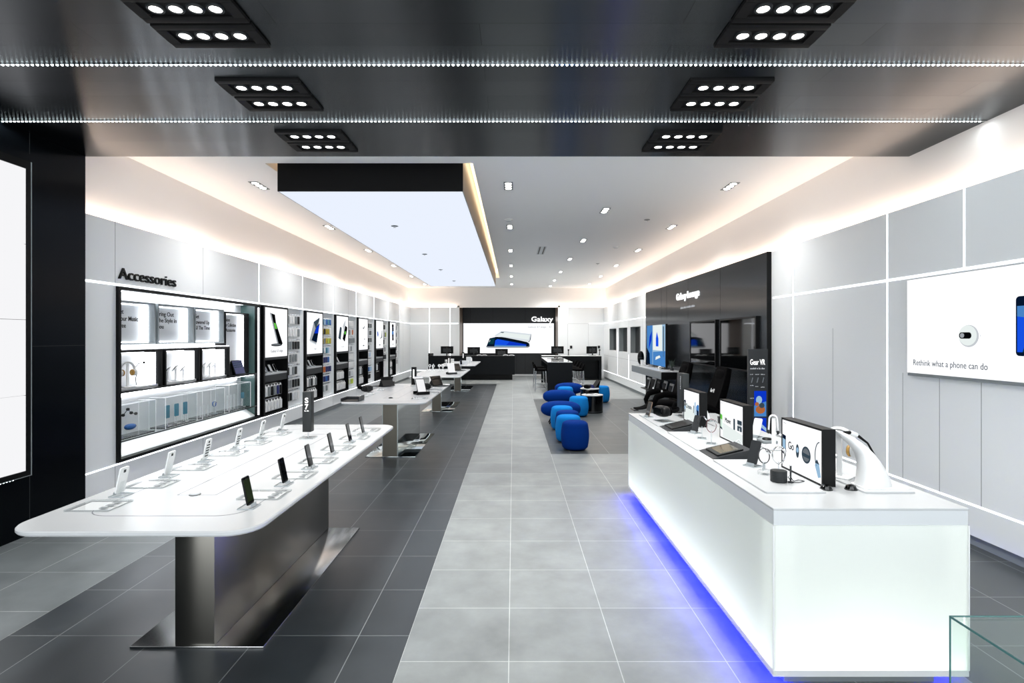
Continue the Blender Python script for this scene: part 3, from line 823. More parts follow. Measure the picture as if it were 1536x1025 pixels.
q = tp(686, 554.5); handset((q[0], q[1], TH), .7, 'blue phone on a clear stand at the far end of the third table', None, 'bluepl', 'phonefront', 'sky' if 'sky' in E else None)
for k, (px, py) in enumerate(((684, 562), (692, 558), (697, 555))):
    q = tp(px, py); plate(q, ('nearest', 'middle', 'farthest')[k]+' clear information plate along the aisle side of the third table', 'clear information plates on the third table', pl)
# farthest table
for k, (px, py, w, h) in enumerate(((698, 546.5, .22, .12), (703, 544, .16, .2), (671, 543, .14, .08), (678, 542.5, .1, .1))):
    q = tp(px, py); t = thing('product_box', ('low white box at the aisle side of the farthest table', 'tall white box behind the low white box on the farthest table', 'small white box at the wall side of the farthest table', 'narrow white box beside the small white box on the farthest table')[k], 'box', q, .3*k)
    obj('carton', MB().box(-w/2, w/2, -.06, .06, 0, h, .004), M['satinwhite'], t); obj('printed_panel', MB().box(-w/2+.015, w/2-.015, -.0612, -.06, .015, h-.015), M['lightgrey'], t)
q = tp(707, 543.5); handset(q, .4, 'white phone leaning among the white boxes on the farthest table', None, 'satinwhite', 'phonefront', 'video')
q = tp(692, 548); handset((q[0], q[1], TH), .6, 'blue phone at the near aisle side of the farthest table', None, 'bluepl', 'phonefront', None)
# ------------------------------------------------------------------ accessories wall (local x runs along world +Y, -y points into the room)
def wallthing(name, label, cat, y, group=None, x=XL, z=0): return thing(name, label, cat, (x, y, z), PI/2, group)
sg = wallthing('wall_lettering', 'large black raised word above the lit display niche on the left wall', 'sign', 6.2)
text('lettering', 'Accessories', M['black'], sg, (0.05, 0, 2.455), 1.06, .125, .004, .02)
# display niche
nd = wallthing('display_niche', 'glowing white wall niche of product boxes in a black frame on the left wall', 'display case', NY0)
NW = 9.71-NY0
f = MB().box(0, NW, -.035, .05, NZ1-.035, NZ1).box(0, NW, -.035, .05, NZ0, NZ0+.035).box(0, .04, -.035, .05, NZ0+.035, NZ1-.035).box(NW-.04, NW, -.035, .05, NZ0+.035, NZ1-.035)
obj('frame', f, M['black'], nd)
obj('back_panel', MB().box(.0, NW, .30, .32, NZ0, NZ1), M['satinwhite'], nd)
sp = MB().box(0, .02, .05, .30, NZ0, NZ1).box(.02, NW-.02, .05, .30, NZ1-.02, NZ1); obj('side_panel', sp, M['satinwhite'], nd)
obj('end_panel', MB().box(NW-.03, NW-.01, .05, .30, NZ0, NZ1), M['tealpanel'], nd)
obj('light_strip', MB().box(.1, NW-.25, .1, .29, NZ1-.024, NZ1-.0205), E['niche'], nd)
obj('light_strip', MB().box(NW-.049, NW-.041, -.03, -.005, NZ0+.06, NZ1-.06), E['line'], nd)
obj('light_strip', MB().box(.05, 2.585, .285, .299, 1.655, 1.70), E['niche'], nd)
obj('light_strip', MB().box(.05, NW-.2, .285, .299, 1.055, 1.13), E['niche'], nd)
obj('sill', MB().prism([(.30, NZ0+.035), (.05, NZ0+.035), (.05, NZ0+.05), (.30, .59)], 0, .02, NW-.03), M['frost'], nd)
obj('light_strip', MB().box(.1, NW-.2, .1, .2, NZ0+.037, NZ0+.045), E['niche'], nd)
texts = ['Set\nYour Music\nFree', 'Bring Out\nThe Style in\nYou', 'Get\nPowered Up\nAll The Time', 'Explore\nOur Collection\nof Accessories']
cx = [.08, .93, 1.76, 2.60]; cw = [.80, .80, .80, .78]
for i in range(4):
    x0, x1 = cx[i], cx[i]+cw[i]
    tall = i == 3
    zb, zt = (1.17, 2.2) if tall else (1.72, 2.225)
    fr = MB(); t_ = .022; y0, y1 = .12, .29
    fr.box(x0, x1, y0, y1, zt-t_, zt).box(x0, x0+t_, y0, y1, zb, zt-t_).box(x1-t_, x1, y0, y1, zb, zt-t_)
    if not tall: fr.box(x0, x1, y0, y1, zb-t_, zb)
    bo = obj('poster_box', fr, M['black'] if tall else M['midgrey'], nd)
    obj('panel', MB().box(x0+t_, x1-t_, .262, .288, zb, zt-t_), M['lightgrey'], bo)
    obj('light_edge', MB().box(x0+t_, x1-t_-.002, .255, .2615, zt-t_-.012, zt-t_-.001).box(x1-t_-.014, x1-t_-.002, .20, .2615, zb, zt-t_-.012).box(x0+t_, x1-t_-.014, .255, .2615, zb, zb+.012), E['niche'], bo)
    tx = texts[i]
    text('lettering', tx, M['black'], bo, (x0+t_+(.29, .16, .20, .19)[i], .2615, zt-.15), (.36, .44, .42, .40)[i], .055, .012, .002, 1.05)
    if not tall:
        zb, zt = 1.165, 1.64
        fr = MB().box(x0, x1, .03, y1, zt-.03, zt).box(x0, x0+.03, .03, y1, zb, zt-.03).box(x1-.03, x1, .03, y1, zb, zt-.03)
        bo = obj('product_box', fr, M['black'], nd)
        obj('panel', MB().box(x0+.03, x1-.03, .262, .288, zb, zt-.03), M['satinwhite'], bo)
        obj('light_edge', MB().box(x0+.03, x1-.034, .245, .2615, zt-.045, zt-.032).box(x1-.046, x1-.032, .10, .2615, zb, zt-.045), E['niche'], bo)
        obj('platform', MB().box(x0+.05, x1-.04, .06, .25, zb, zb+.03, .004), M['white'], bo)
obj('light_strip', MB().box(.06, NW-.2, .0, .03, 1.136, 1.1445), E['niche'], nd)  # added glowing strip under the ledge, only to brighten the panel behind the clear cases
obj('light_strip', MB().box(.06, 2.585, .06, .10, 1.6505, 1.656), E['niche'], nd)
lg = MB().box(.03, NW-.09, -.01, .29, 1.145, 1.165); obj('ledge', lg, M['black'], nd)
obj('glass_shelf', MB().box(.03, NW-.09, .0, .29, .585, .60), M['glass'], nd)
obj('shelf_edge', MB().box(.03, NW-.09, -.004, -.0005, .585, .60), M['darkgrey'], nd)
def inniche(x, y, z): # local niche coords -> world
    return (XL-y, NY0+x, z)
# headphones on a white stand
def headphones(loc, rz, lab, h=.27, band='satinwhite', cush='gold', group=None):
    t = thing('headphones', lab, 'headphones', loc, rz, group)
    r = .085; zc = h-r
    pts = [(r*math.cos(a), 0, zc+r*1.05*math.sin(a)) for a in [PI*k/14 for k in range(15)]]
    obj('headband', MB().tube(pts, .012, 8, False, 1.6), M[band], t)
    for s_ in (-1, 1):
        c = MB(); c.lathe([(0, -.02), (.034, -.02), (.04, -.012), (.04, .01), (.03, .018), (0, .018)], 20)
        c.rot(Matrix.Translation((s_*(r+.002), 0, zc-.035)) @ Matrix.Rotation(s_*PI/2, 4, 'Y')); obj('ear_cup', c, M[band], t)
        c = MB(); c.lathe([(.015, -.02), (.036, -.022), (.038, -.032), (.03, -.04), (.015, -.036)], 20)
        c.rot(Matrix.Translation((s_*(r+.002), 0, zc-.035)) @ Matrix.Rotation(s_*PI/2, 4, 'Y')); obj('ear_cushion', c, M[cush], t)
    obj('stand', MB().box(-.07, .07, -.05, .05, 0, .008, .003).box(-.014, .014, -.006, .006, .008, h-.012), M['whiteedge'], t)
    return t
headphones(inniche(.36, .12, 1.197), -.35+PI/2, 'white headphones with gold cushions on a stand in the first black-framed niche box', .29)
t = thing('neckband_earphones', 'thin black wired earphones on a stand beside the white headphones in the niche', 'earphones', inniche(.60, .13, 1.197), PI/2)
pts = [(-.07, 0, .01), (-.085, 0, .09), (-.05, 0, .16), (-.09, 0, .22), (-.03, 0, .27), (.06, 0, .28)]
obj('cable', MB().tube(pts, .004, 6), M['black'], t); obj('ear_bud', MB().sup((.07, 0, .275), .013, .013, .016), M['black'], t); obj('post', MB().cyl((0, .01, 0), (0, .01, .27), .004), M['chrome'], t)
def gadget(loc, rz, lab, group, dark=False, h=.16):
    t = thing('gadget_on_stand', lab, 'gadget', loc, rz, group)
    obj('post', MB().box(-.03, .03, -.03, .03, 0, .008).box(-.009, .009, -.009, .009, .008, h), M['whiteedge'], t)
    R = Matrix.Translation((0, 0, h)) @ Matrix.Rotation(math.radians(-35), 4, 'Y') @ Matrix.Rotation(math.radians(-30), 4, 'X')
    b = MB().box(-.055, .055, -.03, .03, 0, .012, .004); b.rot(R); obj('case', b, M['satinwhite'], t)
    b = MB().box(-.045, .045, -.022, .022, .012, .0132); b.rot(R); obj('face', b, M['darkgrey' if dark else 'lightgrey'], t)
    return t
for i in range(3):
    gadget(inniche(1.13+.17*i, .12, 1.197), PI/2, ('left', 'middle', 'right')[i]+' of three dark-faced gadgets on white posts in the second black-framed niche box', 'gadgets in the niche', True, .15+.02*(i % 2))
    gadget(inniche(1.99+.15*i, .12, 1.197), PI/2, ('left', 'middle', 'right')[i]+' of three white gadgets on white posts in the third black-framed niche box', 'gadgets in the niche', False, .17)
kt = thing('tablet', 'black folding tablet with a blue screen standing at the right end of the niche ledge', 'tablet', inniche(3.02, .08, 1.167), PI/2)
R = Matrix.Translation((0, 0, 0)) @ Matrix.Rotation(math.radians(-18), 4, 'X')
b = MB().box(-.17, .17, 0, .01, 0, .25, .003); b.rot(R); obj('body', b, M['black'], kt)
b = MB().box(-.155, .155, -.0015, 0, .015, .235); b.rot(R); obj('display', b, M['navypl'], kt)
b = MB(); 
for r_ in range(3):
    for c_ in range(5): b.box(-.13+.052*c_, -.095+.052*c_, -.0025, -.0016, .12+.035*r_, .14+.035*r_)
b.rot(R); obj('screen_image', b, E['p_slate'], kt)
obj('kickstand', MB().prism([(.06, 0), (.17, 0), (.085, .235)], 0, -.165, .165), M['black'], kt)
# clear cases on the lower glass shelf
def clearcase(x, w, lab, z=.60, h=.40):
    t = thing('acrylic_case', lab, 'display case', inniche(x, 0, z), PI/2, 'clear cases in the niche')
    y0, y1 = .03, .25
    c = MB()
    for a in ((-w/2, w/2, y0, y0+.003, 0, h), (-w/2, -w/2+.003, y0+.003, y1, 0, h), (w/2-.003, w/2, y0+.003, y1, 0, h), (-w/2, w/2, y0, y1, h, h+.003)): c.box(*a)
    obj('cover', c, M['acrylic'], t)
    e = MB(); k = .006
    for sx in (-w/2, w/2-k):
        for sy in (y0-.001, y1-k): e.box(sx, sx+k, sy, sy+k, 0, h+.004)
    for sy in (y0-.001, y1-k): e.box(-w/2, w/2, sy, sy+k, h, h+k)
    for sx in (-w/2, w/2-k): e.box(sx, sx+k, y0, y1, h, h+k)
    obj('cover_edge', e, M['whiteedge'], t)
    obj('plinth', MB().box(-w/2+.01, w/2-.01, y0+.01, y1-.01, 0, .012), M['glossblack'], t)
    return t
clearcase(.42, .66, 'clear case with dark beads and a blue speaker, first on the lower niche shelf')
clearcase(1.30, .72, 'clear case with three teal phone covers, second on the lower niche shelf')
clearcase(2.10, .62, 'clear case with a blue watch, third on the lower niche shelf')
clearcase(2.90, .72, 'clear case with a small teal cover, last on the lower niche shelf', h=.42)
zc = .613
t = thing('speaker', 'blue oblong speaker inside the first clear case in the niche', 'speaker', inniche(.42, .13, zc), PI/2)
obj('body', MB().sup((0, 0, .1), .08, .035, .035, 3, 2.4), M['bluepl'], t); obj('stand', MB().box(-.06, .06, -.04, .04, 0, .065), M['acrylic'], t); obj('end_cap', MB().cyl((.078, 0, .1), (.083, 0, .1), .02), M['darkgrey'], t)
t = thing('bead_headset', 'string of dark beads above the blue speaker in the first clear case', 'headset', inniche(.47, .15, zc), PI/2)
bp_ = [(-.14, 0, .25), (-.06, 0, .31), (.0, 0, .26), (.08, 0, .24)]
for p in bp_: obj('bead', MB().sup(p, .018, .018, .018), M['black'], t)
obj('link', MB().tube(bp_, .005, 6), M['chrome'], t); obj('post', MB().cyl((-.06, .02, 0), (-.06, .02, .3), .004), M['acrylic'], t)
def cover(x, lab, col, h=.17, z0=.1):
    t = thing('phone_cover', lab, 'phone case', inniche(x, .12, zc), PI/2, 'phone covers in the niche')
    obj('shell', MB().prism(rrect(-.043, .043, z0, z0+h, .012, 4), 1, -.006, .006), M[col], t)
    obj('stand', MB().box(-.04, .04, -.03, .03, 0, .006).box(-.02, .02, .007, .011, .006, z0+h*.6), M['acrylic'], t)
    obj('stand_edge', MB().box(-.04, .04, -.0315, -.0302, 0, .006).box(-.021, -.019, .007, .012, .006, z0+.02).box(.019, .021, .007, .012, .006, z0+.02), M['whiteedge'], t)
for i in range(3): cover(1.12+.2*i, ('left', 'middle', 'right')[i]+' of three dark teal phone covers in the second clear niche case', 'teal')
for i in range(3):
    t = thing('clear_stand', ('left', 'middle', 'right')[i]+' of three empty clear stands in the third clear niche case', 'display stand', inniche(1.9+.1*i, .12, zc), PI/2, 'clear stands in the niche')
    obj('post', MB().box(-.012, .012, -.004, .004, 0, .16), M['acrylic'], t); obj('post_edge', MB().box(-.0135, -.0122, -.004, .004, 0, .16).box(.0122, .0135, -.004, .004, 0, .16), M['whiteedge'], t)
watch_on_post(inniche(2.27, .12, zc), 1.2+PI/2, 'blue-strapped watch on a clear stand in the third clear niche case', 'bluepl', .15)
cover(3.16, 'single small teal phone cover in the last clear niche case', 'teal', .1, .14)
for i in range(3):
    t = thing('clear_stand', ('left', 'middle', 'right')[i]+' of three slim clear stands in the last clear niche case', 'display stand', inniche(2.66+.11*i, .12, zc), PI/2, 'clear stands in the niche')
    obj('post', MB().box(-.012, .012, -.004, .004, 0, .24), M['acrylic'], t); obj('post_edge', MB().box(-.0135, -.0122, -.004, .004, 0, .24).box(.0122, .0135, -.004, .004, 0, .24), M['whiteedge'], t)

# poster cabinets and hook panels, six bays
BAY = ['first', 'second', 'third', 'fourth', 'fifth', 'sixth']
def phone_poly(o, m, pts, y=-.0005): return obj('picture', MB().gp(pts, y), m, o)
def poster(i, o, x0, x1, z0, z1):
    W, H = x1-x0, z1-z0
    def P(pts): return [(x0+u*W, z0+v*H) for u, v in pts]
    def G(col, pts, lvl=1): obj('picture', MB().gp(P(pts), -.0005*lvl, .0004), E['p_'+col], o)
    if i == 0:
        G('black', [(.20, .90), (.42, .87), (.47, .70), (.78, .27), (.72, .24), (.52, .28), (.36, .58)]); G('mgrey', [(.21, .895), (.26, .89), (.42, .56), (.58, .27), (.52, .28), (.36, .58)], 2)
        G('green', [(.37, .70), (.455, .69), (.52, .58), (.43, .575)], 2); G('black', ellipse(.50, .245, .25, .03)); G('grey', ellipse(.5, .25, .2, .015), 2)
        text('lettering', 'Galaxy S7 edge', E['p_grey'], o, (x0+.24*W, -.0003, z0+.095*H), .55*W, .045)
    elif i == 1:
        G('mgrey', [(.16, .33), (.42, .78), (.50, .80), (.80, .90), (.80, .86), (.60, .25), (.56, .21)]); G('slate', [(.42, .78), (.80, .90), (.80, .86), (.56, .60)], 2)
        G('deep', [(.28, .33), (.58, .66), (.82, .76), (.62, .27)], 2); G('blue', [(.46, .50), (.62, .66), (.80, .73), (.72, .50)], 3); G('silver', [(.16, .33), (.56, .24), (.60, .27), (.58, .21), (.18, .29)], 4)
        text('lettering', 'edge', E['p_mgrey'], o, (x0+.45*W, -.0003, z0+.1*H), .14*W, .03)
    elif i == 2:
        G('slate', [(.14, .38), (.28, .70), (.42, .68), (.42, .62), (.34, .34), (.30, .33)]); G('black', [(.5, .36), (.74, .74), (.92, .70), (.92, .64), (.70, .28), (.66, .28)])
        G('green', [(.66, .56), (.78, .58), (.78, .50), (.68, .48)], 2); G('lgrey', [(.52, .72), (.6, .80), (.78, .92), (.74, .74), (.6, .55)]); 
        b = MB(); bars(b, x0+.42*W, z0+.12*H, .22*W, .025, -.0004, (4, 3)); obj('small_print', b, E['p_mgrey'], o)
    elif i == 3:
        G('black', ellipse(.5, .70, .06, .025)); G('grey', ellipse(.6, .74, .04, .03)); G('mgrey', ellipse(.62, .34, .07, .02)); G('lgrey', [(.5, .7), (.52, .7), (.44, .4), (.42, .4)]); G('lgrey', [(.6, .74), (.62, .74), (.66, .45), (.64, .45)])
        G('grey', ellipse(.52, .13, .09, .02))
    elif i == 4:
        G('sky', [(.14, .60), (.26, .62), (.32, .50), (.28, .42), (.18, .44)]); G('blue', ellipse(.22, .52, .06, .05), 2); G('slate', [(.74, .42), (.80, .66), (.86, .66), (.86, .40), (.6, .34), (.56, .36)]); G('grey', ellipse(.5, .12, .12, .02))
    else:
        G('black', ellipse(.48, .86, .16, .08)); G('deep', [(.36, .84), (.62, .80), (.66, .66), (.34, .62)]); G('sky', ellipse(.48, .58, .16, .08)); G('deep', [(.34, .55), (.64, .55), (.62, .34), (.38, .34)]); G('black', ellipse(.5, .32, .14, .06), 2); G('grey', [(.38, .13), (.66, .13), (.66, .11), (.38, .11)])
cases = {0: ['lightgrey', 'midgrey', 'satinwhite', 'satinwhite', 'midgrey', 'black'], 1: ['bluepl', 'paleblue', 'satinwhite', 'bluepl', 'teal'], 2: ['satinwhite']*5}
rowcol = [
 [['midgrey', 'satinwhite', 'satinwhite', 'midgrey', 'black'], ['lightgrey', 'satinwhite', 'satinwhite', 'satinwhite', 'midgrey'], ['midgrey', 'midgrey', 'darkgrey', 'black', 'darkgrey'], ['lightgrey', 'midgrey', 'midgrey', 'midgrey'], ['black', 'lightgrey', 'midgrey', 'darkgrey'], ['midgrey', 'midgrey', 'black', 'darkgrey', 'black'], ['black', 'black', 'lightgrey', 'lightgrey', 'satinwhite']],
 [['teal', 'paleblue', 'bluepl', 'teal', 'bluepl'], ['yellow', 'black', 'yellow', 'yellow', 'satinwhite'], ['yellow', 'midgrey', 'yellow', 'lime', 'yellow'], ['teal', 'satinwhite', 'teal', 'paleblue'], ['navypl', 'navypl', 'navypl', 'bluepl'], ['orange', 'orange', 'navypl', 'navypl', 'navypl'], ['navypl', 'navypl', 'bluepl', 'navypl'], ['midgrey', 'lightgrey', 'midgrey', 'satinwhite']],
 [['satinwhite']*4, ['satinwhite', 'midgrey', 'satinwhite', 'orange'], ['midgrey']*5, ['darkgrey', 'lightgrey', 'midgrey', 'lightgrey'], ['satinwhite']*4, ['satinwhite']*5, ['lightgrey', 'midgrey', 'lightgrey', 'lightgrey'], ['lime', 'lightgrey', 'lime', 'lime']],
 [['midgrey', 'darkgrey', 'midgrey', 'darkgrey'], ['midgrey', 'lightgrey', 'darkgrey', 'midgrey'], ['darkgrey', 'black', 'midgrey', 'darkgrey'], ['midgrey', 'darkgrey', 'lightgrey'], ['paleblue', 'lightgrey', 'paleblue'], ['satinwhite', 'satinwhite', 'lightgrey'], ['paleblue', 'bluepl', 'paleblue', 'paleblue'], ['black', 'darkgrey', 'black']],
 [['black', 'black', 'darkgrey'], ['yellow', 'lightgrey', 'darkgrey', 'lime'], ['black', 'darkgrey'], ['darkgrey', 'satinwhite', 'darkgrey'], ['navypl', 'black', 'black', 'darkgrey'], ['lightgrey', 'lightgrey']],
 [['lightgrey', 'midgrey'], ['black', 'darkgrey'], ['black', 'black'], ['darkgrey', 'black'], ['black', 'black'], ['midgrey', 'lightgrey', 'midgrey']]]
CN = {'midgrey': 'grey', 'satinwhite': 'white', 'black': 'black', 'lightgrey': 'pale grey', 'darkgrey': 'dark grey', 'bluepl': 'blue', 'paleblue': 'pale blue', 'teal': 'teal', 'yellow': 'yellow', 'lime': 'lime green', 'navypl': 'navy', 'orange': 'orange'}
ORDR = ['top', 'second', 'third', 'fourth', 'fifth', 'sixth', 'seventh', 'lowest']
ORDC = ['first', 'second', 'third', 'fourth', 'fifth', 'sixth']
packs = {}
def package(loc, rz, lab, col, group, w=.085, h=.19, white=False):
    key = (col, w, h)
    if key in packs: return dup(packs[key], loc, rz, lab, group)
    t = thing('accessory_package', lab, 'package', loc, rz, group)
    obj('card', MB().prism([(-w/2, -h), (w/2, -h), (w/2, -.02), (w*.28, -.02), (w*.28, 0), (-w*.28, 0), (-w*.28, -.02), (-w/2, -.02)], 1, -.002, .002), M['satinwhite'], t)
    obj('product', MB().box(-w*.42, w*.42, -.022, -.002, -h+.008, -.035, .006, 1), M[col], t)
    packs[key] = t
    return t
for i in range(6):
    yb = 9.80+1.995*i; cw_ = 1.06
    cb = wallthing('poster_cabinet', 'black cabinet with a lit poster over shelves, %s of six on the left wall' % ('nearest', 'second', 'third', 'fourth', 'fifth', 'farthest')[i], 'cabinet', yb, 'poster cabinets along the left wall')
    dpt = .26
    f = MB(); k = .035
    f.box(0, cw_, -.05, dpt, NZ1-k, NZ1).box(0, cw_, -.05, dpt, NZ0, NZ0+k).box(0, .055, -.05, dpt, NZ0+k, NZ1-k).box(cw_-k, cw_, -.05, dpt, NZ0+k, NZ1-k).box(.055, cw_-k, dpt-.015, dpt, NZ0+k, 1.40)
    obj('body', f, M['black'], cb)
    po = obj('poster', MB().box(.06, cw_-k-.005, -.046, -.03, 1.425, NZ1-k-.003), E['poster'], cb)
    before = set(C.objects)
    poster(i, po, .06, cw_-k-.005, 1.425, NZ1-k-.003)
    for o_ in set(C.objects)-before: o_.location.y -= .0465
    obj('header', MB().box(.055, cw_-k, -.045, .02, 1.375, 1.42), M['charcoal'], cb)
    obj('shelf', MB().box(.056, cw_-k-.001, -.04, dpt-.016, 1.10, 1.13), M['white'], cb)
    dr = obj('drawer_front', MB().box(.056, cw_-k-.001, -.042, -.025, .975, 1.099), M['charcoal'], cb)
    obj('lower_back', MB().box(.056, cw_-k-.001, .06, .075, NZ0+k, .974), M['blackmatte'], cb)
    rl = MB().box(.07, cw_-.3, .045, .058, .915, .93).box(.07, cw_-.25, .045, .058, .64, .655)
    nh = [(6, 6), (5, 5), (5, 6), (3, 4), (2, 0), (3, 3)][i]
    for r_, z_ in enumerate((.92, .645)):
        for j in range(nh[r_]): rl.box(.125+.125*j-.003, .125+.125*j+.003, -.03, .045, z_, z_+.006)
    obj('hook_rail', rl, M['satinwhite'], cb)
    for r_, z_ in enumerate((.92, .645)):
        for j in range(nh[r_]):
            col = [['midgrey', 'black', 'darkgrey'], ['satinwhite', 'midgrey', 'darkgrey'], ['satinwhite'], ['midgrey', 'lightgrey'], ['lightgrey'], ['satinwhite']][i][j % 3 % len([['midgrey', 'black', 'darkgrey'], ['satinwhite', 'midgrey', 'darkgrey'], ['satinwhite'], ['midgrey', 'lightgrey'], ['lightgrey'], ['satinwhite']][i])] if r_ == 0 else 'satinwhite'
            if i == 0 and r_ == 0: col = ['lightgrey', 'midgrey', 'black', 'midgrey', 'navypl', 'black'][j]
            package((XL+.025, yb+.125+.125*j, z_), PI/2, '%s package, %s on the %s rail of the %s poster cabinet' % (CN[col], ORDC[j], ('upper', 'lower')[r_], BAY[i]), col, 'packages in the poster cabinets', .095, .21)
    # things on the cabinet shelf
    for j in range((4, 4, 3, 2, 2, 1)[i]):
        x_ = .18+.2*j
        handset((XL-.06, yb+x_, 1.13), PI/2, '%s pale device on the white shelf of the %s poster cabinet' % (ORDC[j], BAY[i]), 'devices on the cabinet shelves', 'satinwhite', 'satinwhite' if j % 2 == 0 else 'phonefront', None, (.08, .14), 25)
    # hook panel
    pw_ = .86; yp = yb+cw_+.015
    hp = wallthing('hook_panel', 'pale hook panel with hanging packages, %s of six on the left wall' % ('nearest', 'second', 'third', 'fourth', 'fifth', 'farthest')[i], 'display panel', yp, 'hook panels along the left wall')
    obj('back_panel', MB().box(0, pw_+.04, .06, .08, NZ0, NZ1), M['panel'], hp)
    obj('side_trim', MB().box(pw_+.02, pw_+.04, -.002, .06, NZ0, NZ1).box(0, pw_+.02, -.002, .06, NZ0, NZ0+.02), M['panel'], hp)
    rows_ = rowcol[i]; nr = len(rows_); pitch = 1.80/max(nr, 7)
    for r_, cols in enumerate(rows_):
        z_ = NZ1-.115-r_*pitch
        rl = MB().box(.03, pw_-.02, .05, .06, z_-.006, z_+.012)
        for j in range(len(cols)): rl.box(.08+.135*j-.003, .08+.135*j+.003, -.03, .05, z_, z_+.005)
        obj('hook_rail', rl, M['chrome'], hp)
        for j, col in enumerate(cols):
            package((XL-.005, yp+.08+.135*j, z_), PI/2, '%s package hanging %s in the %s row of the %s hook panel' % (CN[col], ORDC[j], ORDR[r_] if r_ < nr-1 else 'lowest', BAY[i]), col, 'packages on the hook panels', .10 if i < 2 else .11, pitch*.78)
# end of the opening behind the last panel
struct('wall_left_end', MB().box(-4.9, -4.6, NY1, NY1+.1, .2, 2.5), M['panel'])
# ------------------------------------------------------------------ glowing glass counter
CZ = .93
CX0, CX1, CY0, CY1 = 1.305, 2.287, 2.77, 6.25
ct = thing('display_counter', 'long white counter of frosted glowing glass with blue light under it', 'counter', ((CX0+CX1)/2, (CY0+CY1)/2, 0))
hx, hy = (CX1-CX0)/2, (CY1-CY0)/2
obj('worktop', MB().box(-hx, hx, -hy, hy, CZ-.012, CZ, .002, 1), M['white'], ct)
obj('rim', MB().box(-hx+.003, hx-.003, -hy+.003, hy-.003, CZ-.085, CZ-.0122), M['lightgrey'], ct)
zb, zt = .115, CZ-.0855
for a, b, c, d in ((-hx, -hx+.008, -hy, hy), (hx-.008, hx, -hy, hy), (-hx+.0085, hx-.0085, -hy, -hy+.008), (-hx+.0085, hx-.0085, hy-.008, hy)):
    obj('glass_panel', MB().box(a, b, c, d, zb, zt), M['frost'], ct)
e = MB()
for sx in (-hx, hx):
    for sy in (-hy, hy): e.box(sx-.0025, sx+.0025, sy-.0025, sy+.0025, zb, zt)
obj('glass_edge', e, M['whiteedge'], ct)
obj('core', MB().box(-hx+.10, hx-.10, -hy+.10, hy-.10, zb, zt-.001), M['satinwhite'], ct)
obj('bottom_rail', MB().box(-hx, hx, -hy, hy, .085, .1145), M['satinwhite'], ct)
a_, b_ = .03, .05
obj('light_strip', MB().box(-hx+a_, -hx+b_, -hy+a_, hy-a_, .1148, .122).box(hx-b_, hx-a_, -hy+a_, hy-a_, .1148, .122).box(-hx+b_, hx-b_, -hy+a_, -hy+b_, .1148, .122).box(-hx+b_, hx-b_, hy-b_, hy-a_, .1148, .122), E['counter'], ct)
obj('plinth', MB().box(-hx+.10, hx-.10, -hy+.10, hy-.10, 0, .0845), M['midgrey'], ct)
obj('blue_light_strip', MB().box(-hx+.04, -hx+.07, -hy+.08, hy-.04, .079, .0845).box(hx-.05, hx-.045, -hy+.08, hy-.04, .082, .0845), E['blue'], ct)
tr = []
for (x0, x1, y0, y1) in ((1.385, 1.72, 3.03, 3.84), (1.385, 1.72, 4.17, 4.97), (1.385, 1.72, 5.3, 6.1), (1.93, 2.21, 3.03, 3.84), (1.93, 2.21, 4.17, 4.97), (1.93, 2.21, 5.3, 6.1)):
    obj('tray', MB().prism(rrect(x0-ct.location.x, x1-ct.location.x, y0-ct.location.y, y1-ct.location.y, .012, 3), 2, CZ+.0003, CZ+.010), M['white'], ct)
TZ = CZ+.0102
cp = lambda px, py: ((px-770)*712/(py-506)/828, 712/(py-506), TZ)
# lightbox displays (local x runs toward the camera, front faces the aisle)
def display_box(y1, lab, title, art, group='lit display boxes on the glass counter'):
    t = thing('display_box', lab, 'display', (1.773, y1, CZ), -PI/2, group)
    W, H, D = .487, .33, .075; k = .012
    h = MB().box(0, W, 0, D, 0, k).box(0, W, 0, D, H-k, H).box(0, k, 0, D, k, H-k).box(W-k, W, 0, D, k, H-k).box(k, W-k, D-.01, D, k, H-k)
    obj('housing', h, M['black'], t)
    sc = obj('screen', MB().box(k, W-k, .002, .02, k, H-k), E['poster'], t)
    def G(col, pts, lvl=1): obj('picture', MB().gp([(u*W, v*H) for u, v in pts], .0018-.0004*lvl, .0003), E['p_'+col], sc)
    art(G, sc, W, H)
    b = MB(); bars(b, .03*W+k, H*.9, .07*W, .006, .0016, (4, 3)); obj('small_print', b, E['p_mgrey'], sc)
    return t
def art_go(G, t, W, H):
    G('deep', [(.03, .30), (.12, .26), (.12, .66), (.03, .68)]); G('skyl', [(.035, .40), (.11, .37), (.11, .58), (.035, .60)], 2)
    text('lettering', 'Go', E['p_ink'], t, (.19*W, .0013, .43*H), .14*W, .048)
    G('slate', ellipse(.42, .45, .04, .13)); G('skyl', ellipse(.42, .47, .028, .05), 2); G('slate', ellipse(.63, .44, .105, .155)); G('grey', ellipse(.63, .44, .08, .12), 2); G('slate', [(.54, .47), (.72, .45), (.72, .39), (.54, .40)], 3)
    G('slate', ring2(.93, .50, .105, .26, .018, PI*.5, PI*1.25)); G('skyl', [(.83, .32), (.86, .44), (.92, .38), (.96, .15), (.90, .12)]); G('slate', [(.83, .37), (.88, .44), (.93, .36)], 2)
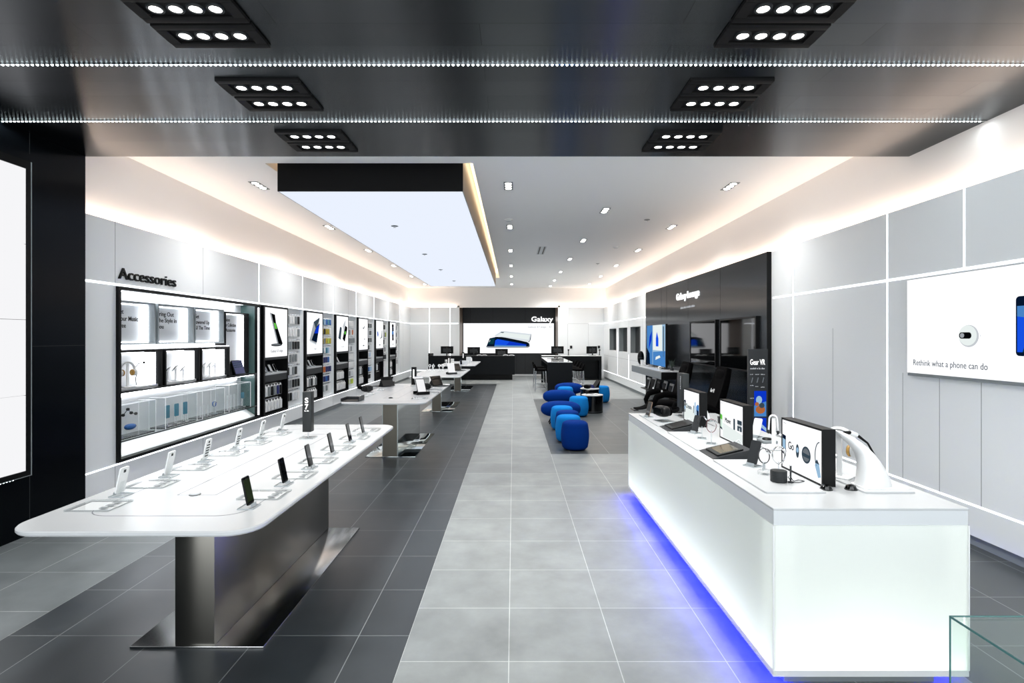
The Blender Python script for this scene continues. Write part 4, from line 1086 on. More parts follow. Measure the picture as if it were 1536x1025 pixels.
def art_move(G, t, W, H):
    G('palegreen', [(.03, .25), (.12, .22), (.12, .62), (.03, .64)]); G('green', [(.03, .50), (.12, .48), (.12, .60), (.03, .62)], 2); G('slate', [(.03, .25), (.12, .22), (.12, .27), (.03, .30)], 2)
    G('pale', [(.14, .05), (.97, .05), (.97, .30), (.14, .42)])
    text('lettering', 'Move', E['p_ink'], t, (.25*W, .0013, .45*H), .24*W, .042)
    G('slate', rrect(.60, .67, .34, .62, .03)); G('slate', rrect(.76, .94, .52, .62, .01)); G('lgrey', rrect(.77, .93, .48, .52, .005)); G('slate', rrect(.76, .94, .36, .48, .01)); G('lgrey', rrect(.83, .87, .36, .44, .005), 2)
def art_create(G, t, W, H):
    G('pale', [(.03, .05), (.97, .05), (.97, .40), (.03, .60)]); G('deep', [(.03, .25), (.12, .28), (.16, .60), (.10, .66), (.03, .62)]); G('skyl', [(.05, .36), (.13, .36), (.13, .46), (.05, .46)], 2)
    text('lettering', 'Create', E['p_slate'], t, (.16*W, .0013, .42*H), .36*W, .042)
    G('teal', [(.62, .34), (.66, .34), (.68, .55), (.64, .58)]); G('skyl', [(.70, .30), (.77, .30), (.77, .70), (.70, .66)]); G('sky', [(.80, .28), (.96, .28), (.96, .62), (.88, .64), (.80, .56)]); G('deep', [(.84, .30), (.95, .30), (.95, .45), (.84, .48)], 2)
display_box(3.652, 'nearest black display box with a headphone picture on its lit screen, on the counter', 'Go', art_go)
display_box(4.744, 'middle black display box with a green phone on its lit screen, on the counter', 'Move', art_move)
display_box(5.747, 'farthest black display box with bluish pictures on its lit screen, on the counter', 'Create', art_create)
t = totem((1.835, 5.87, CZ), 'dark grey sign column with upright lettering at the far end of the glass counter', None, .068, .2, .405, .065, 'darkgrey')
text('lettering', 'Featured', E['p_lgrey'], t, (-.0345, .085, .44), .14, .022, 0, .001, rot=(0, PI/2, -PI/2))
# tablets lying on black wedges
def wedge_tablet(y0, lab, scr='brown'):
    t = thing('tablet', lab, 'tablet', (1.53, y0+.15, CZ), 0, 'tablets on black wedges on the counter')
    obj('wedge', MB().prism([(-.125, 0), (.145, 0), (.145, .070), (-.125, .006)], 1, -.15, .15), M['charcoal'], t)
    R = Matrix.Translation((-.085, -.125, .0162)) @ Matrix.Rotation(math.radians(-13.33), 4, 'Y')
    b = MB().prism(rrect(0, .19, 0, .25, .012, 4), 2, 0, .009); b.rot(R); obj('body', b, M['black'], t)
    b = MB().prism(rrect(.004, .186, .004, .246, .01, 4), 2, .0091, .0098); b.rot(R); obj('display', b, M['darkgrey'], t)
    b = MB().box(.03, .165, .025, .225, .0098, .0105); b.rot(R); obj('screen_image', b, M[scr], t)
    obj('cable', MB().tube([(.13, .10, .075), (.16, .12, .09), (.175, .09, .06), (.17, .06, .012)], .004, 6), M['lightgrey'], t)
    return t
M['olive'] = mat('screen_olive', '3f3d2c', .12)
wedge_tablet(3.875, 'tablet lying on a black wedge stand, before the middle display box on the counter', 'olive')
wedge_tablet(5.0, 'tablet lying on a black wedge stand, before the farthest display box on the counter', 'black')
q = cp(1127, 702); handset(q, -PI*.35, 'dark grey phone leaning on a clear stand between tablet and watch on the counter', None, 'charcoal', 'charcoal', None, (.075, .155), 18)
q = cp(1041, 652); handset(q, -PI*.35, 'dark grey phone leaning on a clear stand beside the far wedge tablet on the counter', None, 'charcoal', 'charcoal', None, (.07, .145), 18)
q = cp(1146, 713); watch_on_post(q, .9, 'smartwatch with a dark strap on a clear block, left of the round black stand', 'charcoal', .11, None, 'block', r=.04)
q = cp(1168, 725); pw_ = watch_on_post(q, 1.45, 'smartwatch on top of the round ribbed black stand on the counter', 'chrome', .155, None, 'puck', r=.044)
q = cp(1186, 727); t = thing('stylus', 'thin dark stylus standing with a cord beside the round black stand', 'stylus', q)
obj('barrel', MB().cyl((0, 0, .012), (0, 0, .10), .005, .0055, 10), M['charcoal'], t); obj('tip', MB().cyl((0, 0, .10), (0, 0, .115), .0055, .002, 10), M['chrome'], t)
obj('cord', MB().tube([(0, 0, .012), (-.01, .01, .03), (-.005, .0, .045), (.005, -.01, .02), (.03, .02, .004), (.07, .05, .004), (.09, .02, .004), (.04, -.01, .004), (-.02, -.01, .004)], .0025, 6), M['charcoal'], t)
obj('base', MB().lathe([(0, 0), (.016, 0), (.016, .008), (0, .012)], 16), M['charcoal'], t)
q = cp(1053, 660); watch_on_post(q, 1.25, 'fitness band with a black strap on a clear post on the counter', 'black', .14, r=.042)
q = cp(1067, 668); watch_on_post(q, 1.15, 'fitness band with a dark red strap on a clear post on the counter', 'maroon', .145, r=.046)
q = cp(1010, 634); headset((1.50, q[1], TZ), -1.3, 'black headset on a clear stand at the far aisle corner of the glass counter', None, True, .05)
q = cp(988, 628); handset((1.42, 5.86, TZ), -1.2, 'bronze phone standing behind the black headset at the far counter corner', None, 'brown', 'phonefront', None, (.07, .15), 16)
# wall side of the counter
def white_post(loc, rz, lab, h=.20, dark=True):
    t = thing('earphones_on_stand', lab, 'earphones', loc, rz)
    obj('post', MB().box(-.05, .05, -.04, .04, 0, .012, .003).box(-.014, .014, -.006, .006, .012, h), M['whiteedge'], t)
    pts = [(.03*math.cos(a), -.012, h-.01+.035*math.sin(a)) for a in [PI*k/12 for k in range(13)]]
    obj('neckband', MB().tube([(.035, -.012, h-.09)]+pts+[(-.035, -.012, h-.09)], .007, 8), M['satinwhite'], t)
    for s_ in (-1, 1): obj('ear_bud', MB().sup((s_*.035, -.012, h-.105), .011, .011, .016), M['darkgrey' if dark else 'satinwhite'], t)
    return t
white_post((2.02, 4.28, TZ), -.8, 'white neckband earphones on a white post behind the nearest display box', .22)
white_post((2.10, 4.22, TZ), -.5, 'second white neckband on a white post, right of the one behind the nearest display box', .20)
q = cp(1146, 668); t = thing('charging_pad', 'dark charging pad with a black puck behind the middle display box', 'charger', (2.05, 4.46, TZ))
obj('base', MB().box(-.06, .06, -.06, .06, 0, .022, .004), M['midgrey'], t); obj('puck', MB().lathe([(0, .022), (.035, .022), (.038, .028), (.03, .036), (0, .036)], 24), M['black'], t); obj('cable', MB().tube([(.05, .0, .01), (.09, .03, .004), (.1, .08, .004)], .003, 6), M['black'], t)
handset((2.05, 4.68, TZ), -.9, 'white phone tilted on a clear stand behind the middle display box', None, 'satinwhite', 'satinwhite', None, (.07, .15), 22)
handset((1.98, 5.57, TZ), .9, 'white phone tilted on a clear stand behind the farthest display box', None, 'satinwhite', 'satinwhite', None, (.07, .15), 22)
t = thing('product_box', 'small dark box behind the farthest display box on the counter', 'box', (2.06, 5.42, TZ)); obj('carton', MB().box(-.04, .04, -.04, .04, 0, .05, .004), M['charcoal'], t); obj('lid', MB().box(-.042, .042, -.042, .042, .05, .07, .004), M['darkgrey'], t)
# curved white headphone stand with its headphones
hs = thing('curved_stand', 'large curved white stand with a black cable at the near wall-side corner of the counter', 'display stand', (2.06, 3.15, TZ), 0)
path, sect = [], []
st_ = [(735, 1283, 1335, .062), (725, 1287, 1333, .060), (712, 1290, 1328, .055), (700, 1291, 1322, .050), (690, 1290, 1316, .045), (682, 1286, 1309, .040), (674, 1280, 1301, .034), (668, 1274, 1293, .028), (663, 1268, 1285, .021), (659, 1264, 1276, .014), (657, 1263, 1268, .007)]
for py_, xa, xb, dp in st_:
    z_ = (735-py_)*.00378; c_ = ((xa+xb)/2-1309)*.00378; hw_ = (xb-xa)/2*.00378
    path.append(((c_, .10*(z_/.3)**1.5, z_+.006), (1, 0, 0), (0, 1, 0)))
    sect.append([(hw_*math.copysign(abs(math.cos(a))**.8, math.cos(a)), dp*math.copysign(abs(math.sin(a))**.8, math.sin(a))+.018*(math.cos(a)**2)) for a in [2*PI*j/24 for j in range(24)]])
obj('body', MB().sweep(path, sect), M['satinwhite'], hs)
obj('foot', MB().prism(rrect(-.10, .16, -.07, .07, .02, 4), 2, 0, .006), M['whiteedge'], hs)
obj('cable', MB().tube([(-.11, .10, .285), (-.07, .12, .285), (-.01, .13, .262), (.045, .13, .22), (.085, .13, .15), (.09, .13, .08)], [.011, .011, .009, .006, .006, .006], 8), M['black'], hs)
obj('cable_clip', MB().cyl((-.065, .12, .285), (-.02, .13, .268), .013), M['satinwhite'], hs)
hp_ = headphones((1.985, 3.36, TZ), -.9, 'white headphones with gold cushions hanging behind the nearest display box', .29)
sensor((1.765, 3.115, CZ), 'small glossy black dome at the near end of the nearest display box', 'glossblack', .03, .03)
sensor((1.905, 3.115, CZ), 'small glossy black dome on the counter left of the curved white stand', 'glossblack', .03, .03)

# glass case in the near right corner
gc = thing('glass_case', 'clear glass case with green edges in the near right corner, before the counter', 'display case', (1.158, 1.466, 0))
GX, GY, GZ0, GZ1, k = .75, -.75, .78, 1.05, .006
obj('pedestal', MB().box(.0, GX, GY, 0, 0, GZ0), M['satinwhite'], gc)
for a in ((0, k, GY, 0, GZ0, GZ1-k), (GX-k, GX, GY, 0, GZ0, GZ1-k), (k, GX-k, -k, 0, GZ0, GZ1-k), (k, GX-k, GY, GY+k, GZ0, GZ1-k), (0, GX, GY, 0, GZ1-k, GZ1)):
    obj('glass_pane', MB().box(*a), M['glass'], gc)
e = MB(); 
e.box(-.0004, .0026, GY, .0004, GZ1-.0045, GZ1+.0004).box(-.0004, .0026, -.003, .0004, GZ0, GZ1-.0045).box(.0026, GX, -.003, .0004, GZ1-.003, GZ1+.0004)
obj('glass_edge', e, M['greenedge'], gc)
# ------------------------------------------------------------------ right wall: poster, lounge wall, screens
def rthing(name, label, cat, y, group=None, x=XR, z=0): return thing(name, label, cat, (x, y, z), -PI/2, group)
ps = rthing('lit_poster', 'large lit white poster with a round camera and blue phone on the right wall', 'poster', 5.445)
PW, pz0, pz1 = 1.64, 1.443, 2.350
obj('frame', MB().box(0, PW, -.042, 0, pz0-.004, pz0).box(0, PW, -.042, 0, pz1, pz1+.004).box(-.004, 0, -.042, 0, pz0-.004, pz1+.004).box(PW, PW+.004, -.042, 0, pz0-.004, pz1+.004), M['midgrey'], ps)
pp = obj('screen', MB().box(0, PW, -.045, -.001, pz0, pz1), E['poster'], ps)
obj('bracket', MB().box(0, PW, -.04, 0, pz0-.03, pz0-.0045), M['midgrey'], ps)
yy = -.0455
text('lettering', 'Rethink what a phone can do', E['p_slate'], pp, (.085, yy, 1.52), .84, .054, 0, .001)
def G(col, pts, l=1): obj('picture', MB().gp(pts, yy-.0004*(l-1), .0003), E['p_'+col], pp)
G('lgrey', ellipse(.735, 1.80, .104, .095)); G('pale', ellipse(.725, 1.805, .094, .087), 2); G('black', rrect(.635, .765, 1.777, 1.832, .026), 3); G('mgrey', rrect(.645, .69, 1.785, 1.825, .02), 4); G('silver', rrect(.85, .858, 1.795, 1.81, .003), 3)
G('deep', rrect(1.178, 1.42, 1.645, 2.105, .03)); G('blue2', [(1.19, 1.675), (1.408, 1.675), (1.408, 2.03), (1.19, 2.03)], 2); G('sky', [(1.19, 1.95), (1.408, 1.92), (1.408, 2.03), (1.19, 2.03)], 3); G('teal', [(1.235, 1.675), (1.408, 1.675), (1.408, 1.98), (1.30, 1.86)], 4); G('silver', rrect(1.26, 1.33, 2.06, 2.07, .004), 3)
G('black', rrect(1.285, 1.315, 1.653, 1.668, .006), 3)

# black lounge wall panel
LX = 3.86
lw = MB().box(LX, XR-.0005, 8.41, 16.1, .09, PT)
lw = struct('wall_lounge', lw, M['lounge'])
struct('trim_15', MB().box(LX, XR, 8.402, 8.4095, .09, PT+.004), M['black'])
g = MB()
for y in (14.4, 13.9, 12.2, 10.3): g.box(LX-.001, LX+.002, y-.003, y+.003, 2.2, PT)
struct('trim_16', g, M['blackmatte'])
sg = thing('wall_lettering', 'white raised lettering over the screens on the black lounge wall', 'sign', (LX, 13.02, 2.4), -PI/2)
text('lettering', 'Galaxy Lounge', E['sign'], sg, (0, -.001, .255), 1.58, .15, .006, .02)
b = MB(); bars(b, .28, .04, 1.0, .045, -.001, (8, 5, 2, 7, 8)); obj('small_print', b, E['p_lgrey'], sg)
def tv(y1, w, z0, z1, lab, cat='television', x=LX):
    t = thing('television', lab, cat, (x, y1, 0), -PI/2, 'black televisions on the lounge wall')
    obj('frame', MB().box(0, w, -.05, -.0005, z0, z0+.03).box(0, w, -.05, -.0005, z1-.03, z1).box(0, .035, -.05, -.0005, z0+.03, z1-.03).box(w-.035, w, -.05, -.0005, z0+.03, z1-.03).box(.035, w-.035, -.012, -.0005, z0+.03, z1-.03), M['black'], t)
    obj('screen', MB().box(.035, w-.035, -.04, -.0125, z0+.03, z1-.03), M['glossblack'], t)
    obj('sensor_bar', MB().box(w/2-.05, w/2+.05, -.052, -.0505, z0+.004, z0+.014), M['chrome'], t)
    return t
tv(10.2, 1.53, 1.22, 2.125, 'nearer of two black glossy televisions on the black lounge wall')
tv(11.93, 1.52, 1.22, 2.125, 'farther of two black glossy televisions on the black lounge wall')
for (a, b), nm in zip(SC, ('farthest', 'middle', 'nearest')):
    t = thing('television', nm+' of three dark screens sunk in the white wall beyond the lounge', 'television', (4.05, b, 0), -PI/2, 'screens sunk in the white wall')
    W = b-a
    obj('reveal', MB().box(0, W, 0.09, .105, 1.26, 2.13).box(0, .005, -.115, .09, 1.262, 2.128), M['midgrey'], t)
    obj('screen', MB().box(.06, W-.01, .04, .09, 1.27, 2.12), M['glossblack'], t)
    obj('frame', MB().box(.05, W-.006, .045, .09, 1.262, 1.27).box(.05, W-.006, .045, .09, 2.12, 2.128), M['black'], t)
# floating console with a big television
cs = thing('wall_console', 'grey floating console with a white top hung on the black lounge wall', 'console', (LX, 15.7, 0), -PI/2)
W = 3.1
obj('body', MB().box(0, W, -.48, -.001, .82, .985), M['black'], cs)
for k in range(2): obj('drawer_front', MB().box(.004+W/2*k, W/2*(k+1)-.004, -.495, -.4805, .822, .985), M['midgrey'], cs)
obj('top', MB().box(0, W, -.495, -.001, .9855, 1.005), M['white'], cs)
tb = thing('television', 'large television with a bright bluish picture standing on the floating console', 'television', (3.65, 15.1, 1.005), -PI/2)
obj('frame', MB().box(0, 1.87, 0, .05, .055, .065).box(0, 1.87, 0, .05, 1.095, 1.105).box(0, .01, 0, .05, .065, 1.095).box(1.84, 1.87, 0, .05, .065, 1.095).box(.01, 1.84, .03, .05, .065, 1.095), M['black'], tb)
sc = obj('screen', MB().box(.01, 1.84, .005, .0295, .065, 1.095), E['p_skyl'], tb)
def G2(col, pts, l=1): obj('picture', MB().gp(pts, .0046-.0006*l, .0004), E['p_'+col], sc)
G2('sky', [(.01, .065), (.6, .065), (.6, 1.095), (.01, 1.095)]); G2('deep', [(.01, .5), (.3, .35), (.35, .065), (.01, .065)], 2); G2('blue', [(.2, .45), (.5, .7), (.55, .95), (.3, .8)], 2)
G2('pale', [(.65, .45), (1.55, .45), (1.55, 1.095), (.65, 1.095)]); G2('blue2', [(.95, .55), (1.2, .55), (1.2, .75), (1.05, .92), (.95, .75)], 2); G2('slate', [(1.62, .3), (1.7, .3), (1.7, 1.05), (1.62, 1.05)]); G2('sky', [(.65, .065), (1.84, .065), (1.84, .45), (.65, .4)]); G2('pale', [(.9, .2), (1.4, .28), (1.3, .33), (.95, .28)], 2)
for x in (.35, 1.5): obj('foot', MB().tube([(x-.12, -.1, .008), (x, .025, .05), (x+.05, .12, .008)], .012, 8), M['chrome'], tb)
sp = thing('speaker', 'black egg-shaped speaker at the far end of the floating console', 'speaker', (3.56, 15.42, 1.005))
obj('body', MB().sup((0, 0, .21), .09, .09, .19, 2, 2.2), M['black'], sp); obj('foot', MB().lathe([(0, 0), (.06, 0), (.05, .03), (0, .03)], 20), M['chrome'], sp); obj('band', MB().lathe([(.089, .2), (.092, .205), (.092, .215), (.089, .22)], 28), M['charcoal'], sp)
t = thing('product_box', 'small white box between speaker and television on the floating console', 'box', (3.55, 15.2, 1.005)); obj('carton', MB().box(-.04, .04, -.04, .04, 0, .13, .005), M['satinwhite'], t); obj('lid', MB().box(-.042, .042, -.042, .042, .131, .16, .005), M['lightgrey'], t)
t = thing('ball_camera', 'white camera ball at the near foot of the console television', 'camera', (3.5, 13.2, 1.005)); obj('body', MB().sup((0, 0, .055), .04, .04, .04), M['satinwhite'], t); obj('lens', MB().lathe([(0, 0), (.02, 0), (.016, .012), (0, .014)], 16, (0, -.045, .055)), M['glossblack'], t); obj('legs', MB().lathe([(.0, 0), (.05, 0), (.012, .02), (0, .02)], 3), M['lightgrey'], t)
t = thing('small_plant', 'little dark green sprig standing at the near end of the console', 'plant', (3.72, 12.95, 1.005)); 
obj('pot', MB().lathe([(0, 0), (.04, 0), (.05, .06), (.044, .06), (.04, .05), (0, .05)], 20), M['charcoal'], t)
M['leaf'] = mat('leaf_dark', '2c3a34', .5); lf = MB()
for k in range(14):
    a = k*2.4; lf.tube([(0, 0, .05), (.03*math.cos(a), .03*math.sin(a), .12+.006*k), (.09*math.cos(a), .09*math.sin(a), .14+.012*k)], [.004, .014, .001], 5, flat=.25)
obj('foliage', lf, M['leaf'], t)
sh = thing('wall_shelf', 'thin black shelf low under the floating console', 'shelf', (XR-.005, 15.6, .36), -PI/2); obj('board', MB().box(0, 2.9, -.33, 0, 0, .018), M['black'], sh); obj('back_rail', MB().box(0, 2.9, -.012, 0, .018, .05), M['charcoal'], sh)
for k, (y, w, h, m) in enumerate(((15.3, .3, .3, 'satinwhite'), (14.75, .34, .36, 'satinwhite'), (14.2, .3, .3, 'charcoal'), (13.65, .26, .34, 'satinwhite'), (13.1, .28, .32, 'lightgrey'))):
    t = thing('boxed_speaker', ('first', 'second', 'third', 'fourth', 'fifth')[k]+' slanted box from the far end of the low black shelf under the console', 'box', (3.68, y, .378), -PI/2, 'slanted boxes on the low shelf')
    R = Matrix.Rotation(math.radians(-14), 4, 'X')
    b = MB().box(-w/2, w/2, 0, .03, .0, h, .004); b.rot(R); obj('panel', b, M[m], t)
    b = MB().box(-w/2+.03, w/2-.03, -.002, 0, .05, h-.05); b.rot(R); obj('print', b, M['lightgrey' if m != 'lightgrey' else 'midgrey'], t)
    obj('prop', MB().prism([(.0, 0), (.13, 0), (.13, .02), (.075, h*.8), (.05, h*.8)], 0, -w/2+.01, w/2-.01), M['black'], t)

# black motion chairs in front of the televisions, facing the aisle (front = local -y)
def motion_chair(y, lab, logo, x=3.15):
    t = thing('motion_chair', lab, 'chair', (x, y, 0), -PI/2, 'black motion chairs')
    obj('base', MB().box(-.28, .28, -.25, .3, 0, .24, .03), M['black'], t)
    # backrest: padded wings, swept along a leaning line
    path, sect = [], []
    for k in range(11):
        u = k/10; z = .40+.87*u; yy = .17+.26*u+.02*math.sin(u*PI)
        w = .26+.03*math.sin(u*PI)-.05*max(0, u-.75)*4*.6; d = .075-.02*u
        path.append(((0, yy, z), (1, 0, 0), (0, .94, -.33)))
        sect.append([(w*math.copysign(abs(math.cos(a))**.45, math.cos(a)), d*math.copysign(abs(math.sin(a))**.6, math.sin(a))-(.05*abs(math.cos(a))**3 if math.sin(a) < .5 else 0)*(.4+.6*math.sin(u*PI))) for a in [2*PI*j/24 for j in range(24)]])
    bk = obj('backrest', MB().sweep(path, sect), M['fabricblack'], t)
    obj('head_pad', MB().sup((0, .375, 1.13), .2, .05, .11, 3, 3), M['fabricblack'], t)
    obj('seat', MB().sup((0, -.06, .42), .27, .33, .085, 4, 3), M['fabricblack'], t)
    ft = []
    for k in range(9):
        u = k/8; ft.append(((0, -.36-.30*u**1.2, .43-.10*u-.03*math.sin(u*PI)), (1, 0, 0), (0, .35+.3*u, .9)))
    obj('leg_rest', MB().sweep(ft, [[(.2*math.copysign(abs(math.cos(a))**.4, math.cos(a))*(1-.25*k/8), .035*math.sin(a)*(1-.6*k/8)) for a in [2*PI*j/16 for j in range(16)]] for k in range(9)]), M['fabricblack'], t)
    obj('foot_plate', MB().box(-.16, .16, -.72, -.62, .3, .318, .004), M['charcoal'], t)
    for s_ in (-1, 1):
        pts = [(s_*.32, .22, .55), (s_*.34, .05, .64), (s_*.335, -.15, .655), (s_*.33, -.30, .60), (s_*.32, -.36, .48), (s_*.30, -.34, .36)]
        am = obj('armrest', MB().tube(pts, [.04, .06, .065, .06, .05, .035], 12, flat=.8), M['fabricblack'], t)
        obj('switch', MB().cyl((s_*.335, -.2, .70), (s_*.335, -.2, .735), .018, .014), M['lightgrey'], am)
    if logo:
        R = Matrix.Translation((0, 0, 0))
        lg = text('lettering', 'Gear VR', M['satinwhite'], t, (-.09, .215, .86), .18, .06, .02, .003, rot=(math.radians(-18), 0, 0))
    return t
motion_chair(11.3, 'farther black motion chair with a curled footrest, beside the floating console', False)
motion_chair(9.35, 'nearer black motion chair with white lettering on its back, before the near television', True)
# black upright kiosk
kq = thing('sign_kiosk', 'upright black kiosk with white lettering and blue pictures beside the lounge wall', 'sign', (3.41, 8.0, 0))
obj('panel', MB().box(0, .28, 0, .05, .03, 1.617, .003), M['charcoal'], kq); obj('edge', MB().box(.2805, .292, -.002, .052, .03, 1.617), M['black'], kq); obj('foot', MB().box(-.03, .31, -.12, .2, 0, .03, .004), M['black'], kq)
text('lettering', 'Gear VR', E['sign'], kq, (.022, -.0005, 1.39), .215, .078, .006, .002)
b = MB(); bars(b, .022, 1.325, .21, .025, -.0005, (9, 2, 3, 5)); bars(b, .022, 1.245, .04, .012, -.0005, (4, 3)); bars(b, .095, 1.245, .055, .012, -.0005, (6, 4)); bars(b, .175, 1.245, .06, .012, -.0005, (7, 4)); bars(b, .022, 1.085, .05, .012, -.0005, (4, 4)); bars(b, .10, 1.07, .04, .012, -.0005, (4, 3)); bars(b, .175, 1.06, .055, .012, -.0005, (5, 4)); bars(b, .02, .90, .055, .012, -.0005, (5, 2))
obj('small_print', b, E['p_lgrey'], kq)
pb = MB()
for x in (.035, .115, .195): pb.gp([(x, 1.13), (x+.012, 1.13), (x+.03, 1.20), (x+.02, 1.21)], -.0005)
obj('picture', pb, E['p_grey'], kq)
def G3(col, pts, l=1): obj('picture', MB().gp(pts, -.0004-.0005*l, .0004), E['p_'+col], kq)
G3('sky', [(.08, .64), (.255, .64), (.255, 1.01), (.08, 1.01)]); G3('blue', [(.08, .80), (.255, .86), (.255, 1.01), (.08, 1.01)], 2); G3('orange', ellipse(.17, .74, .07, .06, 12), 3); G3('skyl', ellipse(.15, .88, .045, .06, 10), 3); G3('slate', ellipse(.19, .80, .04, .04, 9), 4); G3('orange', ellipse(.12, .82, .03, .03, 8), 4)
G3('blue', [(.08, .30), (.255, .30), (.255, .62), (.08, .62)]); G3('skyl', [(.08, .50), (.16, .56), (.255, .47), (.255, .42), (.16, .50), (.08, .44)], 2); G3('sky', [(.08, .30), (.255, .30), (.255, .42), (.08, .38)], 3)

# ------------------------------------------------------------------ rear: lit poster, desks, bar table
bp_ = thing('lit_poster', 'wide lit white poster of a blue and a silver phone on the dark rear wall', 'poster', (-2.31, AY, 0))
W, z0, z1 = 4.187, 1.048, 2.433
obj('frame', MB().box(-.012, W+.012, -.05, 0, z0-.012, z0).box(-.012, W+.012, -.05, 0, z1, z1+.012).box(-.012, 0, -.05, 0, z0, z1).box(W, W+.012, -.05, 0, z0, z1), M['darkgrey'], bp_)
sc = obj('screen', MB().box(0, W, -.048, -.001, z0, z1), E['poster'], bp_)
def PP(pts): return [((x-137)/1225*W, z1-(y-318)/404*(z1-z0)) for x, y in pts]
def G4(col, pts, l=1): obj('picture', MB().gp(PP(pts), -.0485-.0006*(l-1), .0004), E['p_'+col], sc)
G4('mgrey', [(440, 640), (470, 652), (1010, 650), (1040, 630), (1035, 600), (460, 610)])
G4('deep', [(448, 632), (492, 520), (560, 506), (700, 515), (980, 570), (1030, 590), (1025, 632)], 2)
G4('teal', [(470, 600), (500, 530), (560, 520), (545, 600)], 3); G4('silver', [(484, 570), (496, 545), (502, 545), (490, 572)], 4)
G4('blue2', [(556, 632), (568, 548), (600, 532), (990, 605), (985, 632)], 3); G4('blue', [(700, 632), (760, 565), (990, 605), (985, 632)], 4); G4('sky', [(556, 632), (560, 610), (985, 620), (985, 632)], 5)
G4('black', [(560, 500), (700, 505), (1000, 572), (1020, 585), (985, 585), (690, 525), (580, 515)], 5)
G4('silver', [(550, 488), (640, 430), (690, 422), (1052, 462), (1040, 530), (1015, 572), (990, 568), (700, 510)], 6); G4('pale', [(590, 488), (660, 440), (1040, 480), (1020, 540), (720, 500)], 7); G4('teal', [(635, 442), (650, 434), (690, 438), (675, 450)], 8); G4('slate', [(1035, 545), (1052, 462), (1056, 468), (1048, 540), (1022, 580), (1015, 572)], 8)
text('lettering', 'Galaxy S7 edge', E['p_grey'], sc, (PP([(1010, 0)])[0][0], -.049, PP([(0, 378)])[0][1]), .85, .072, 0, .001)
text('lettering', 'S7', E['p_grey'], sc, (PP([(1298, 0)])[0][0], -.049, PP([(0, 378)])[0][1]), .12, .072, 0, .001)
b = MB().gp([(PP([(1278, 0)])[0][0], PP([(0, 380)])[0][1]), (PP([(1280, 0)])[0][0], PP([(0, 380)])[0][1]), (PP([(1280, 0)])[0][0], PP([(0, 354)])[0][1]), (PP([(1278, 0)])[0][0], PP([(0, 354)])[0][1])], -.049); obj('divider', b, E['p_mgrey'], sc)
sg = thing('wall_lettering', 'glowing white raised word over the rear poster on the dark wall', 'sign', (.84, AY, 2.52))
text('lettering', 'Galaxy', E['sign'], sg, (0, -.03, 0), 1.0, .215, .014, .04)
l = bpy.data.lights.new('halo', 'AREA'); l.shape = 'RECTANGLE'; l.size = 1.0; l.size_y = .16; l.energy = 4
a = bpy.data.objects.new('halo', l); C.objects.link(a); a.parent = sg; a.location = (.5, -.028, .1); a.rotation_euler = (-PI/2, 0, 0)

def desk(x0, x1, yf, d, lab, recess=False, lowtop=None, name='service_desk'):
    t = thing(name, lab, 'desk', (x0, yf, 0)); W = x1-x0
    if recess:
        obj('body', MB().box(0, .04, 0, d, 0, 1.0).box(W-.1, W, 0, d, 0, 1.0).box(.04, W-.1, 0, d, .82, 1.0).box(.04, W-.1, .35, d, 0, .82).box(.04, W*.45, 0, .35, 0, .82), M['desk'], t)
        obj('worktop', MB().box(0, W, 0, d, 1.0, 1.02), M['satinwhite'], t)
        obj('front_shelf', MB().box(W*.45, W-.1, .1, .35, 0, .06), M['black'], t)
    else:
        obj('body', MB().box(0, W, 0, .06, .23, 1.018).box(0, .06, .06, d, .23, 1.018).box(W-.06, W, .06, d, .23, 1.018), M['desk'], t)
        obj('worktop', MB().box(.06, W-.06, .06, d, .93, .955).box(.06, W-.06, .06, .2, .955, 1.016), M['satinwhite'], t)
        obj('plinth', MB().box(.1, W-.1, .35, d, 0, .23), M['black'], t)
        obj('shadow_gap', MB().box(.02, W-.1, .06, d, .21, .2295), M['blackmatte'], t)
    return t
desk(-3.53, .06, 22.9, .75, 'long blue-black service desk on the left before the rear poster')
desk(1.19, 3.66, 22.9, .7, 'black service desk with an open front on the right before the flush door', True)
def monitor(x, z, lab, y=23.35, w=.53, h=.31, rz=0, base=.955):
    t = thing('monitor', lab, 'monitor', (x, y, base), rz, 'black monitors on the service desks')
    zc = z-base
    obj('panel', MB().box(-w/2, w/2, 0, .03, zc-h/2, zc+h/2, .004), M['black'], t)
    obj('rear_bulge', MB().box(-w*.3, w*.3, -.03, 0, zc-h*.3, zc+h*.2, .01), M['charcoal'], t)
    obj('neck', MB().box(-.025, .025, -.055, -.03, 0.012, zc+.1, .004), M['darkgrey'], t)
    obj('foot', MB().box(-.12, .12, -.12, .08, 0, .012, .003), M['black'], t)
    obj('badge', MB().box(.09, .17, -.002, -.0002, zc-.07, zc-.03), M['grey' if 'grey' in M else 'midgrey'], t)
    return t
mx = lambda px, Y=23.35: (px-770)*Y/828
monitor(mx(670.5), 1.25, 'black monitor at the wall end of the left service desk')
monitor(mx(710.6), 1.215, 'black monitor in the middle of the left service desk')
monitor(mx(752.3), 1.13, 'black monitor at the aisle end of the left service desk', h=.33)
monitor(mx(836.2), 1.25, 'black monitor on the right service desk beside the rear poster', base=1.02)
monitor(mx(888), 1.25, 'black monitor turned aside at the wall end of the right service desk', rz=.35, base=1.02, w=.5)
t = thing('desk_phone', 'black desk telephone at the wall end of the left service desk', 'telephone', (mx(646.5, 23.1), 23.03, 1.016)); obj('base', MB().prism([(-.1, 0), (.1, 0), (.1, .1), (-.06, .03)], 0, -.1, .1), M['black'], t); obj('handset', MB().box(-.09, -.03, -.09, .11, .06, .11, .012), M['black'], t); obj('keypad', MB().box(0, .08, -.102, -.1, .01, .02), M['darkgrey'], t)
